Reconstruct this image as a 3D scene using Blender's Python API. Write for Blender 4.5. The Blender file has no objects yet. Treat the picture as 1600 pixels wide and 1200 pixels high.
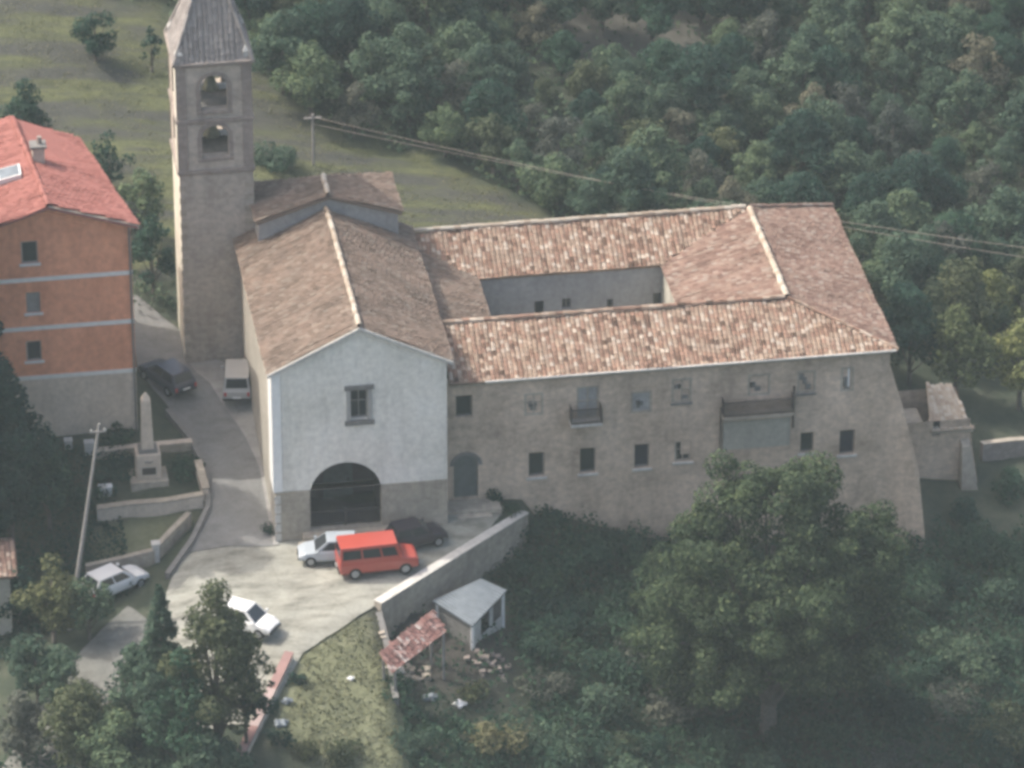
import bpy, bmesh, math, random
import numpy as np
from mathutils import Vector, Matrix

SC = bpy.context.scene
COL = SC.collection
R = math.radians

# ------------------------------------------------------------------ camera, sky, sun
F_PX, PITCH, YAW = 8400.0, R(29.0), R(9.0)
rgt = np.array([math.cos(YAW), -math.sin(YAW), 0.0])
fwd = np.array([math.sin(YAW) * math.cos(PITCH), math.cos(YAW) * math.cos(PITCH), -math.sin(PITCH)])
upv = np.cross(rgt, fwd)
CAM = np.array([-28.19, -264.49, 157.76])
cd = bpy.data.cameras.new('camera')
cam = bpy.data.objects.new('camera', cd)
COL.objects.link(cam)
cd.sensor_width = 36.0
cd.lens = F_PX / 1600 * 36.0
cd.clip_start, cd.clip_end = 1.0, 4000.0
cam.matrix_world = Matrix(((rgt[0], upv[0], -fwd[0], CAM[0]), (rgt[1], upv[1], -fwd[1], CAM[1]),
                           (rgt[2], upv[2], -fwd[2], CAM[2]), (0, 0, 0, 1)))
SC.camera = cam

SUN_EL, SUN_B = R(53.0), R(23.0)          # elevation; bearing behind the facade line, from the left
sdir = Vector((-math.cos(SUN_B) * math.cos(SUN_EL), math.sin(SUN_B) * math.cos(SUN_EL), math.sin(SUN_EL)))
W = bpy.data.worlds.new('World')
SC.world = W
W.use_nodes = True
nt = W.node_tree
bg = nt.nodes['Background']
sky = nt.nodes.new('ShaderNodeTexSky')
sky.sky_type = 'NISHITA'
sky.sun_disc = False
sky.sun_elevation = SUN_EL
sky.sun_rotation = math.atan2(sdir.x, sdir.y) % (2 * math.pi)
sky.dust_density = 6.0
sky.air_density = 1.0
sky.ozone_density = 0.2
nt.links.new(sky.outputs[0], bg.inputs[0])
bg.inputs[1].default_value = 0.15
sl = bpy.data.lights.new('sun', 'SUN')
sl.energy = 2.0
sl.angle = R(0.6)
sl.color = (1.0, 0.955, 0.88)
so = bpy.data.objects.new('sun', sl)
COL.objects.link(so)
so.rotation_euler = sdir.to_track_quat('Z', 'Y').to_euler()
SC.view_settings.view_transform = 'Standard'
SC.view_settings.look = 'None'
SC.view_settings.exposure = 0.95
SC.view_settings.gamma = 1.0
SC.render.engine = 'CYCLES'
SC.cycles.use_denoising = True
SC.cycles.filter_width = 3.4
SC.cycles.max_bounces = 6
SC.cycles.volume_bounces = 1

# ------------------------------------------------------------------ helpers
rng = random.Random(11)
nrg = np.random.default_rng(5)


def at(px, py, z=None, X=None, Y=None):
    d = fwd + rgt * (px - 800) / F_PX - upv * (py - 600) / F_PX
    if z is not None:
        t = (z - CAM[2]) / d[2]
    elif X is not None:
        t = (X - CAM[0]) / d[0]
    else:
        t = (Y - CAM[1]) / d[1]
    return CAM + d * t


def V(*a):
    return np.array(a, float)


class MB:
    def __init__(s):
        s.v, s.f = [], []

    def add(s, vs, fs):
        o = len(s.v)
        s.v += [tuple(map(float, q)) for q in vs]
        s.f += [tuple(o + i for i in q) for q in fs]
        return s

    def quad(s, a, b, c, d):
        return s.add([a, b, c, d], [(0, 1, 2, 3)])

    def poly(s, pts):
        return s.add(pts, [tuple(range(len(pts)))])

    def hexa(s, p):       # 8 corners: bottom loop 0-3, top loop 4-7
        return s.add(p, [(0, 3, 2, 1), (4, 5, 6, 7), (0, 1, 5, 4), (1, 2, 6, 5), (2, 3, 7, 6), (3, 0, 4, 7)])

    def box(s, x0, x1, y0, y1, z0, z1):
        return s.hexa([(x0, y0, z0), (x1, y0, z0), (x1, y1, z0), (x0, y1, z0), (x0, y0, z1), (x1, y0, z1), (x1, y1, z1), (x0, y1, z1)])

    def prism(s, pts, ext):
        n = len(pts)
        e = np.array(ext, float)
        vs = [np.array(q, float) for q in pts]
        vs += [q + e for q in vs]
        return s.add(vs, [tuple(range(n))[::-1], tuple(range(n, 2 * n))] + [(i, (i + 1) % n, n + (i + 1) % n, n + i) for i in range(n)])

    def tube(s, p0, p1, r0, r1=None, n=8, cap=True):
        r1 = r0 if r1 is None else r1
        p0, p1 = np.array(p0, float), np.array(p1, float)
        d = p1 - p0
        d = d / (np.linalg.norm(d) + 1e-9)
        a = np.cross(d, (0, 0, 1) if abs(d[2]) < .9 else (1, 0, 0))
        a /= np.linalg.norm(a)
        b = np.cross(d, a)
        vs = [p0 + r0 * (math.cos(t) * a + math.sin(t) * b) for t in np.linspace(0, 2 * math.pi, n, endpoint=False)]
        vs += [p1 + r1 * (math.cos(t) * a + math.sin(t) * b) for t in np.linspace(0, 2 * math.pi, n, endpoint=False)]
        fs = [(i, (i + 1) % n, n + (i + 1) % n, n + i) for i in range(n)]
        if cap:
            fs += [tuple(range(n))[::-1], tuple(range(n, 2 * n))]
        return s.add(vs, fs)

    def lathe(s, c, prof, n=12):
        vs, fs = [], []
        for r, z in prof:
            vs += [(c[0] + r * math.cos(t), c[1] + r * math.sin(t), c[2] + z) for t in np.linspace(0, 2 * math.pi, n, endpoint=False)]
        for k in range(len(prof) - 1):
            fs += [(k * n + i, k * n + (i + 1) % n, (k + 1) * n + (i + 1) % n, (k + 1) * n + i) for i in range(n)]
        fs += [tuple(range(n))[::-1], tuple(range((len(prof) - 1) * n, len(prof) * n))]
        return s.add(vs, fs)

    def build(s, name, mat, parent=None, smooth=False, bevel=0.0, fix=True):
        off = origin(parent)
        me = bpy.data.meshes.new(name)
        me.from_pydata([(a - off[0], b - off[1], c - off[2]) for a, b, c in s.v], [], s.f)
        if fix:
            bm = bmesh.new()
            bm.from_mesh(me)
            bmesh.ops.recalc_face_normals(bm, faces=bm.faces)
            bm.to_mesh(me)
            bm.free()
        me.materials.append(mat)
        if smooth:
            me.polygons.foreach_set('use_smooth', [True] * len(me.polygons))
        o = bpy.data.objects.new(name, me)
        COL.objects.link(o)
        if parent:
            o.parent = parent
        if bevel:
            m = o.modifiers.new('bevel', 'BEVEL')
            m.width = bevel
            m.segments = 2
            m.limit_method = 'ANGLE'
        return o


def origin(p):
    o = Vector((0, 0, 0))
    while p is not None:
        o = o + p.location
        p = p.parent
    return o


def tag(o, label=None, cat=None, group=None, kind=None):
    for k, v in (('label', label), ('category', cat), ('group', group), ('kind', kind)):
        if v:
            o[k] = v
    return o


def thing(name, label, cat, loc=(0, 0, 0), rz=0.0, group=None):
    o = bpy.data.objects.new(name, None)
    COL.objects.link(o)
    o.location = loc
    o.rotation_euler = (0, 0, rz)
    o.empty_display_size = .3
    return tag(o, label, cat, group)


def copy_tree(o, parent=None):
    c = o.copy()
    COL.objects.link(c)
    c.parent = parent
    for ch in list(o.children):
        copy_tree(ch, c)
    return c


def card_mesh(name, verts, mat, parent=None, loc=None):
    """many little quads: verts is (N*4, 3)"""
    verts = np.asarray(verts, np.float32)
    n = len(verts) // 4
    me = bpy.data.meshes.new(name)
    me.vertices.add(n * 4)
    me.vertices.foreach_set('co', verts.ravel())
    me.loops.add(n * 4)
    me.loops.foreach_set('vertex_index', np.arange(n * 4, dtype=np.int32))
    me.polygons.add(n)
    me.polygons.foreach_set('loop_start', np.arange(0, n * 4, 4, dtype=np.int32))
    me.update(calc_edges=True)
    me.materials.append(mat)
    o = bpy.data.objects.new(name, me)
    COL.objects.link(o)
    if parent:
        o.parent = parent
    return o


# ------------------------------------------------------------------ materials
def new_mat(name):
    m = bpy.data.materials.new(name)
    m.use_nodes = True
    t = m.node_tree
    b = t.nodes['Principled BSDF']
    b.inputs['Roughness'].default_value = 0.9
    b.inputs['Specular IOR Level'].default_value = 0.25
    return m, t, b


def node(t, k, **kw):
    n = t.nodes.new(k)
    for a, b in kw.items():
        setattr(n, a, b)
    return n


def ramp(t, fac, stops):
    r = node(t, 'ShaderNodeValToRGB')
    e = r.color_ramp.elements
    while len(e) < len(stops):
        e.new(0.5)
    for el, (p, c) in zip(e, stops):
        el.position = p
        el.color = (*c, 1)
    t.links.new(fac, r.inputs[0])
    return r.outputs[0]


def noise(t, scale, detail=4.0, rough=0.6, stretch=None, rot=None, coord='Object'):
    tc = node(t, 'ShaderNodeTexCoord')
    n = node(t, 'ShaderNodeTexNoise')
    n.inputs['Scale'].default_value = scale
    n.inputs['Detail'].default_value = detail
    n.inputs['Roughness'].default_value = rough
    if stretch or rot:
        mp = node(t, 'ShaderNodeMapping')
        if stretch:
            mp.inputs['Scale'].default_value = stretch
        if rot:
            mp.inputs['Rotation'].default_value = rot
        t.links.new(tc.outputs[coord], mp.inputs[0])
        t.links.new(mp.outputs[0], n.inputs[0])
    else:
        t.links.new(tc.outputs[coord], n.inputs[0])
    return n.outputs[0]


def mix(t, fac, a, b, mode='MIX'):
    m = node(t, 'ShaderNodeMix', data_type='RGBA', blend_type=mode)
    if isinstance(fac, (int, float)):
        m.inputs[0].default_value = fac
    else:
        t.links.new(fac, m.inputs[0])
    for i, q in ((6, a), (7, b)):
        if isinstance(q, tuple):
            m.inputs[i].default_value = (*q, 1)
        else:
            t.links.new(q, m.inputs[i])
    return m.outputs[2]


def bump(t, b, h, strength=0.4, dist=0.05):
    n = node(t, 'ShaderNodeBump')
    n.inputs['Strength'].default_value = strength
    n.inputs['Distance'].default_value = dist
    t.links.new(h, n.inputs['Height'])
    t.links.new(n.outputs[0], b.inputs['Normal'])


def flat(name, c, rough=0.8, metal=0.0, var=0.18, scale=3.0, spec=0.25):
    m, t, b = new_mat(name)
    b.inputs['Roughness'].default_value = rough
    b.inputs['Metallic'].default_value = metal
    b.inputs['Specular IOR Level'].default_value = spec
    n = noise(t, scale, 5)
    lo = tuple(x * (1 - var) for x in c)
    hi = tuple(min(1, x * (1 + var)) for x in c)
    t.links.new(ramp(t, n, [(.3, lo), (.7, hi)]), b.inputs['Base Color'])
    return m


def masonry(name, c1, c2, c3, stone=True, scale=1.0, rub=.4):
    """rubble masonry or weathered plaster with stains of its own"""
    m, t, b = new_mat(name)
    big = noise(t, .35 * scale, 6, .65)
    fine = noise(t, 3.2 * scale, 6, .7)
    c = ramp(t, big, [(.32, c1), (.52, c2), (.7, c3)])
    f = ramp(t, fine, [(.3, (.74, .74, .74)), (.7, (1.14, 1.14, 1.14))])
    c = mix(t, .8, c, f, 'MULTIPLY')
    st = ramp(t, noise(t, 1.1, 5, .65, (1, 1, .16)), [(.33, (.74, .73, .72)), (.5, (1, 1, 1)), (.7, (1.08, 1.07, 1.05))])
    c = mix(t, .55, c, st, 'MULTIPLY')
    if stone:
        tc = node(t, 'ShaderNodeTexCoord')
        vo = node(t, 'ShaderNodeTexVoronoi')
        vo.inputs['Scale'].default_value = 2.6
        mp = node(t, 'ShaderNodeMapping')
        mp.inputs['Scale'].default_value = (1, 1, 1.7)
        t.links.new(tc.outputs['Object'], mp.inputs[0])
        t.links.new(mp.outputs[0], vo.inputs[0])
        sep = node(t, 'ShaderNodeSeparateColor')
        t.links.new(vo.outputs['Color'], sep.inputs[0])
        c = mix(t, rub, c, ramp(t, sep.outputs[0], [(0, (.74, .73, .72)), (1, (1.18, 1.15, 1.1))]), 'MULTIPLY')
        bump(t, b, vo.outputs['Distance'], .22, .05)
    else:
        bump(t, b, fine, .3, .03)
    t.links.new(c, b.inputs['Base Color'])
    return m


def island_mat(name, stops, patch, pscale=.5, rough=.9, pamt=.6, sat=None):
    """colour varies from piece to piece (tile, leaf) with broad natural patches"""
    m, t, b = new_mat(name)
    b.inputs['Roughness'].default_value = rough
    g = node(t, 'ShaderNodeNewGeometry')
    c = ramp(t, g.outputs['Random Per Island'], stops)
    p = ramp(t, noise(t, pscale, 5, .65), patch)
    c = mix(t, pamt, c, p, 'MULTIPLY')
    t.links.new(c, b.inputs['Base Color'])
    return m, t, b, c


def leaf_mat(name, stops, patch, pscale=.45):
    m, t, b, c = island_mat(name, stops, patch, pscale, .75, 1.0)
    oi = node(t, 'ShaderNodeObjectInfo')
    v = ramp(t, oi.outputs['Random'], [(0, (.62, .70, .72)), (.35, (.9, .92, .92)), (.7, (1.12, 1.08, 1.0)), (1, (1.6, 1.38, 1.12))])
    c = mix(t, 1.0, c, v, 'MULTIPLY')
    t.links.new(c, b.inputs['Base Color'])
    tr = node(t, 'ShaderNodeBsdfTranslucent')
    t.links.new(c, tr.inputs[0])
    mx = node(t, 'ShaderNodeMixShader')
    mx.inputs[0].default_value = .38
    t.links.new(b.outputs[0], mx.inputs[1])
    t.links.new(tr.outputs[0], mx.inputs[2])
    t.links.new(mx.outputs[0], t.nodes['Material Output'].inputs[0])
    return m


PW = [(.3, (.7, .7, .7)), (.7, (1.25, 1.2, 1.15))]
M = {}
M['tile_new'] = island_mat('speckled_roof_tile', [(0, (0.085, 0.055, 0.041)), (.1, (0.193, 0.121, 0.089)), (.35, (0.284, 0.184, 0.140)), (.6, (0.266, 0.204, 0.156)), (.82, (0.341, 0.258, 0.202)), (.96, (0.419, 0.363, 0.306))],
                         [(.3, (.74, .71, .69)), (.48, (1, .97, .94)), (.72, (1.35, 1.3, 1.22))], 1.9, .9, 1.0)[0]
M['tile_pink'] = island_mat('pinkish_roof_tile', [(0, (0.155, 0.096, 0.076)), (.4, (0.225, 0.151, 0.119)), (.8, (0.258, 0.186, 0.146)), (1, (0.300, 0.252, 0.212))],
                          [(.3, (.8, .78, .76)), (.7, (1.15, 1.1, 1.08))], .8, .9, .8)[0]
M['tile_old'] = island_mat('lichened_old_roof_tile', [(0, (0.125, 0.095, 0.075)), (.4, (0.168, 0.126, 0.101)), (.8, (0.196, 0.149, 0.121)), (1, (0.213, 0.180, 0.150))],
                         [(.3, (.75, .76, .74)), (.5, (1, .98, .94)), (.72, (1.2, 1.1, 1.02))], .45, .9, .8)[0]
M['tile_red'] = island_mat('coral_red_roof_tile', [(0, (0.232, 0.088, 0.073)), (.5, (0.290, 0.115, 0.096)), (1, (0.332, 0.141, 0.119))],
                         [(.3, (.88, .86, .85)), (.7, (1.1, 1.1, 1.1))], .4, .85, .7)[0]
M['ridge'] = island_mat('pale_ridge_tile', [(0, (0.319, 0.252, 0.192)), (.5, (0.421, 0.358, 0.285)), (1, (0.478, 0.438, 0.371))], PW, 1.5, .9, .3)[0]
M['plaster_white'] = masonry('weathered_white_plaster', (.66, .64, .57), (.80, .77, .695), (.82, .795, .73), False, .9)
M['stone'] = masonry('grey_tan_rubble_wall', (0.410, 0.323, 0.248), (0.567, 0.451, 0.353), (0.673, 0.537, 0.426))
M['stone_plinth'] = masonry('bare_stone_plinth', (0.322, 0.286, 0.239), (0.391, 0.347, 0.286), (0.460, 0.414, 0.350))
M['stone_tower'] = masonry('grey_tower_stone', (0.356, 0.310, 0.265), (0.440, 0.388, 0.334), (0.522, 0.461, 0.398))
M['trim'] = masonry('brownish_tower_trim', (.24, .20, .18), (.29, .25, .225), (.33, .28, .25))
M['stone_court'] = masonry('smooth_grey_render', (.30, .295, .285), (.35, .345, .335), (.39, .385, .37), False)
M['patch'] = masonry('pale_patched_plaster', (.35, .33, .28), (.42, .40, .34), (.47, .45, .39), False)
M['spire'] = island_mat('grey_spire_tile', [(0, (.21, .19, .18)), (1, (.29, .27, .255))], PW, .8, .9, .4)[0]
M['brick'] = masonry('orange_brick_render', (0.660, 0.286, 0.165), (0.738, 0.325, 0.193), (0.801, 0.365, 0.220), False, .8)
M['base_grey'] = masonry('grey_basement_render', (0.505, 0.437, 0.360), (0.586, 0.503, 0.418), (0.651, 0.562, 0.470), False)
M['band'] = flat('pale_concrete_band', (.68, .67, .64), .85, var=.08)
M['dark_stone'] = flat('dark_grey_stone', (.18, .175, .165), .9)
M['plaster_sunlit'] = masonry('sunlit_cream_plaster', (.60, .56, .46), (.70, .66, .55), (.78, .74, .64), False)  # paler than the tower stone, so the left face looks sunlit
M['sill'] = flat('pale_stone_sill', (.52, .50, .46), .9)
M['shutter'] = flat('dark_green_shutter', (0.021, 0.033, 0.030), .6)
M['shutter_blue'] = flat('dark_blue_shutter', (0.024, 0.030, 0.045), .6)
M['dark_door'] = flat('faded_grey_green_door', (.12, .135, .13), .7)
M['glass'] = flat('dark_window_glass', (.03, .035, .04), .12, var=.1, spec=.6)
M['iron'] = flat('rusty_dark_iron', (.07, .06, .055), .7)
M['wood'] = flat('weathered_grey_wood', (.27, .255, .24), .9, scale=9)
M['concrete'] = flat('pale_concrete', (.50, .49, .46), .9)
M['white'] = flat('white_paint', (.78, .78, .76), .6, var=.05)
M['metal'] = flat('galvanised_sheet', (0.188, 0.214, 0.235), .5, .25, var=.2, scale=1.5)
M['bronze'] = flat('old_bronze', (.22, .22, .16), .5, .6)
M['rust_tile'] = island_mat('broken_red_tile', [(0, (0.112, 0.070, 0.065)), (.4, (0.264, 0.140, 0.122)), (.8, (0.330, 0.210, 0.187)), (1, (0.449, 0.406, 0.374))], PW, 1.5, .9, .7)[0]
M['red_coping'] = island_mat('faded_red_coping', [(0, (0.205, 0.124, 0.115)), (.7, (0.291, 0.186, 0.173)), (1, (0.384, 0.322, 0.307))], PW, 1.0, .9, .5)[0]
M['bark'] = flat('grey_brown_bark', (0.094, 0.084, 0.072), .95, scale=7, var=.3)
M['bark_pale'] = flat('pale_bark', (.30, .28, .25), .95, scale=7, var=.3)
M['tyre'] = flat('black_tyre', (.02, .02, .02), .85)
M['rim'] = flat('grey_wheel_rim', (.35, .36, .37), .4, .5)
M['lamp'] = flat('clear_headlamp', (.70, .72, .72), .2, spec=.6)
M['tail'] = flat('red_tail_lamp', (.35, .03, .03), .3)
M['blackplastic'] = flat('black_plastic_trim', (.03, .03, .032), .6)


def paint(name, c):
    m = flat(name, c, .32, 0, .05, 1.0, .5)
    m.node_tree.nodes['Principled BSDF'].inputs['Coat Weight'].default_value = .4
    return m


M['red'] = paint('red_car_paint', (.42, .075, .055))
M['silver'] = paint('silver_car_paint', (.40, .44, .47))
M['dark'] = paint('dark_purple_car_paint', (.028, .022, .032))
M['navy'] = paint('dark_blue_car_paint', (.025, .032, .06))
M['offwhite'] = paint('white_car_paint', (.72, .72, .70))
M['greyvan'] = paint('pale_grey_car_paint', (.40, .40, .39))
PL = [(.28, (.72, .75, .75)), (.5, (1, 1, 1)), (.72, (1.36, 1.28, 1.12))]
M['leaf_forest'] = leaf_mat('forest_leaves', [(0, (0.046, 0.083, 0.059)), (.5, (0.075, 0.128, 0.085)), (1, (0.118, 0.168, 0.104))], PL)
M['leaf_dark'] = leaf_mat('dark_leaves', [(0, (0.015, 0.043, 0.036)), (.5, (0.022, 0.063, 0.047)), (1, (0.040, 0.088, 0.058))], PL)
M['leaf_olive'] = leaf_mat('olive_green_leaves', [(0, (0.049, 0.067, 0.039)), (.5, (0.080, 0.103, 0.055)), (1, (0.125, 0.144, 0.083))], PL)
M['leaf_yellow'] = leaf_mat('yellow_green_leaves', [(0, (0.077, 0.101, 0.045)), (.5, (0.128, 0.160, 0.070)), (1, (0.205, 0.234, 0.110))], PL)
M['leaf_conifer'] = leaf_mat('conifer_needles', [(0, (0.014, 0.043, 0.034)), (.5, (0.026, 0.065, 0.046)), (1, (0.049, 0.100, 0.060))], PL)
M['leaf_big'] = leaf_mat('tall_tree_leaves', [(0, (0.033, 0.059, 0.031)), (.55, (0.057, 0.089, 0.045)), (.88, (0.091, 0.127, 0.061)), (1, (0.156, 0.190, 0.093))], PL)
M['leaf_weed'] = leaf_mat('bramble_leaves', [(0, (0.018, 0.050, 0.037)), (.5, (0.032, 0.074, 0.049)), (1, (0.057, 0.109, 0.070))], PL, .3)
M['leaf_grey'] = leaf_mat('dull_grey_green_leaves', [(0, (0.065, 0.075, 0.063)), (.5, (0.097, 0.108, 0.091)), (1, (0.143, 0.155, 0.125))], PL)
M['leaf_dry'] = leaf_mat('dry_grass_blades', [(0, (0.093, 0.102, 0.061)), (.5, (0.134, 0.145, 0.079)), (1, (0.196, 0.196, 0.127))], PL, .5)

# ------------------------------------------------------------------ terrain heights
UP = [(-2, -4, -.1), (4, -4, 0), (2, -1, 0), (8, -2, .1), (12, 0, .35), (11, 1.5, .7), (5, 0, .35), (0, 0, 0), (-5, -2, -.1), (-7, -5, -.6), (-2, -8, -.4), (2, -7, -.2), (4.5, -7.5, -.2),
      (-3, -12, -1.1), (-7, -12, -1.6), (-12, -6, -1.3), (-10, -3, -1.1), (-14, -14, -3.2), (-18, -22, -5), (-10, -20, -3.4), (-4, -20, -2.6), (3, -12, -1.6), (4, -17, -3.0), (4, -22, -4.4), (1, -22, -3.8),
      (-1.5, 4, .6), (-1.5, 8, 1.35), (-1.7, 12, 2.1), (-2, 16, 2.9), (-4.5, 4, .5), (-4.5, 8, 1.3), (-5, 12, 2.1), (-5, 16, 2.9), (-4.5, 20, 3.6), (-5.5, 26, 4.7), (-8, 32, 6.0),
      (-7, 10, 1.9), (-10, 9, 1.5), (-14, 9, 1.2), (-7.5, 6, .7), (-10, 5, .0), (-8, 2, -.8), (-12, 1, -1.1), (-16, 2, -1.5), (-20, -6, -2.8)]
LO = [(10.6, -7.6, -2.75), (15, 1.6, -.6), (15, -1, -3.1), (12.5, -1.2, -3.4), (9, -5, -3.2), (6.5, -7, -2.9), (22, 1.6, -2.9), (30, 1.4, -4.0), (37, 1, -4.6),
      (17, -5, -4.2), (23, -5, -5.4), (31, -5, -6.3), (41, -4, -6.8), (8, -10, -3.8), (6.5, -14, -3.8), (13, -9, -4.9), (13, -14, -6.0), (20, -13, -7.6), (30, -14, -8.8), (41, -14, -9.6),
      (5.5, -22, -5.2), (12, -22, -7.8), (22, -24, -10), (32, -24, -11.4), (44, -24, -12.4)]
BO = [(10, 22, 3.6), (20, 22, 2.8), (30, 22, 1.4), (37.5, 21, -.6), (39, 10, -3.4), (41, 5, -4.6), (46, 5, -5.0), (46, 14, -4.0), (55, 10, -6), (60, -10, -9), (46, 28, -3),
      (14, 30, 3.4), (2, 30, 5.0), (8, 42, 5.4), (0, 45, 7.6), (-10, 45, 9.2), (-10, 60, 12.5), (4, 56, 9.5), (18, 36, 3.0), (22, 42, 2.2), (30, 34, .6), (30, 46, 1.2), (45, 42, -2), (14, 52, 6.2),
      (30, 62, 4.6), (20, 72, 8.6), (46, 58, 1.5), (60, 46, -2), (60, 70, 5.5), (8, 72, 13), (-12, 76, 16),
      (-80, -60, -14), (-80, 20, 2), (-80, 80, 22), (-40, 20, 2), (-40, -30, -8), (-60, 130, 34), (0, 130, 28), (60, 130, 26), (130, 130, 30), (130, 30, -2), (130, -50, -16), (40, -90, -26), (-20, -90, -22)]


class TPS:
    def __init__(s, pts):
        p = np.array(pts, float)
        s.p = p[:, :2]
        n = len(p)
        d = np.linalg.norm(s.p[:, None] - s.p[None], axis=2)
        K = np.where(d > 0, d * d * np.log(d + 1e-12), 0) + np.eye(n) * 1.5
        P = np.c_[np.ones(n), s.p]
        A = np.block([[K, P], [P.T, np.zeros((3, 3))]])
        s.w = np.linalg.solve(A, np.r_[p[:, 2], 0, 0, 0])

    def __call__(s, x, y):
        d = np.hypot(x[:, None] - s.p[None, :, 0], y[:, None] - s.p[None, :, 1])
        K = np.where(d > 0, d * d * np.log(d + 1e-12), 0)
        return K @ s.w[:-3] + s.w[-3] + s.w[-2] * x + s.w[-1] * y


tU, tL = TPS(UP + BO), TPS(LO + BO)
EDGE = np.array([(60., 3.3), (15.1, 3.3), (15.0, 1.9), (14.6, .9), (4.85, -7.5), (5.0, -11.5), (4.9, -16), (4.6, -22), (4.4, -40), (4, -90)])


def smooth(t):
    t = np.clip(t, 0, 1)
    return t * t * (3 - 2 * t)


def side(x, y):
    """signed distance to the terrace edge, positive on the lower side"""
    best = np.full(len(x), 1e9)
    sg = np.ones(len(x))
    for a, b in zip(EDGE[:-1], EDGE[1:]):
        ab = b - a
        t = np.clip(((x - a[0]) * ab[0] + (y - a[1]) * ab[1]) / (ab @ ab), 0, 1)
        dx, dy = x - a[0] - t * ab[0], y - a[1] - t * ab[1]
        d = np.hypot(dx, dy)
        cr = ab[0] * (y - a[1]) - ab[1] * (x - a[0])
        m = d < best - 1e-6
        best = np.where(m, d, best)
        sg = np.where(m, np.where(cr > 0, 1, -1), sg)
    return best * sg


def hz(x, y):
    x = np.atleast_1d(np.asarray(x, float))
    y = np.atleast_1d(np.asarray(y, float))
    xc, yc = np.clip(x, -85, 125), np.clip(y, -88, 125)
    u, l = tU(xc, yc), tL(xc, yc)
    d = side(xc, yc)
    w = np.where((yc < -8.5), .9, .22)
    m = smooth((d + w * .2) / w)
    m = m * (1 - smooth((yc - 3.4) / 5))
    return u * (1 - m) + l * m


def h(x, y):
    return float(hz(x, y)[0])


def ground(px, py):
    d = fwd + rgt * (px - 800) / F_PX - upv * (py - 600) / F_PX
    t = np.arange(270, 420, .25)
    P = CAM + d[None] * t[:, None]
    z = hz(P[:, 0], P[:, 1])
    i = int(np.argmax(P[:, 2] < z))
    a, b = P[i - 1], P[i]
    fa, fb = a[2] - z[i - 1], b[2] - z[i]
    k = fa / (fa - fb + 1e-9)
    return a + (b - a) * k


BARE = ground(985, 45)[:2]


def bare_w(x, y):
    return ((x - BARE[0]) / 7.5) ** 2 + ((y - BARE[1]) / 8.0) ** 2


FIELD_LINE = np.array([ground(*q)[:2] for q in ((60, -75), (215, 10), (395, 118), (480, 176), (640, 242), (850, 332), (1100, 420))])


def zone_field(x, y):
    """1 inside the mown field behind the church, 0 beyond its upper edge"""
    best = np.full(len(x), 1e9)
    sg = np.ones(len(x))
    for a, b in zip(FIELD_LINE[:-1], FIELD_LINE[1:]):
        ab = b - a
        t = np.clip(((x - a[0]) * ab[0] + (y - a[1]) * ab[1]) / (ab @ ab), 0, 1)
        dx, dy = x - a[0] - t * ab[0], y - a[1] - t * ab[1]
        d = np.hypot(dx, dy)
        cr = ab[0] * (y - a[1]) - ab[1] * (x - a[0])
        m = d < best - 1e-6
        best = np.where(m, d, best)
        sg = np.where(m, np.where(cr > 0, -1, 1), sg)
    d = best * sg + .8 * np.sin(x * .7 + y * .4) + .5 * np.sin(x * 1.9 - y * 1.1)
    return smooth((d + .6) / 1.2) * smooth((y - 23) / 4)


def above(px, py, dh):
    p_ = ground(px, py)
    for _ in range(12):
        p_ = at(px, py, z=h(p_[0], p_[1]) + dh)
    return p_


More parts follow.
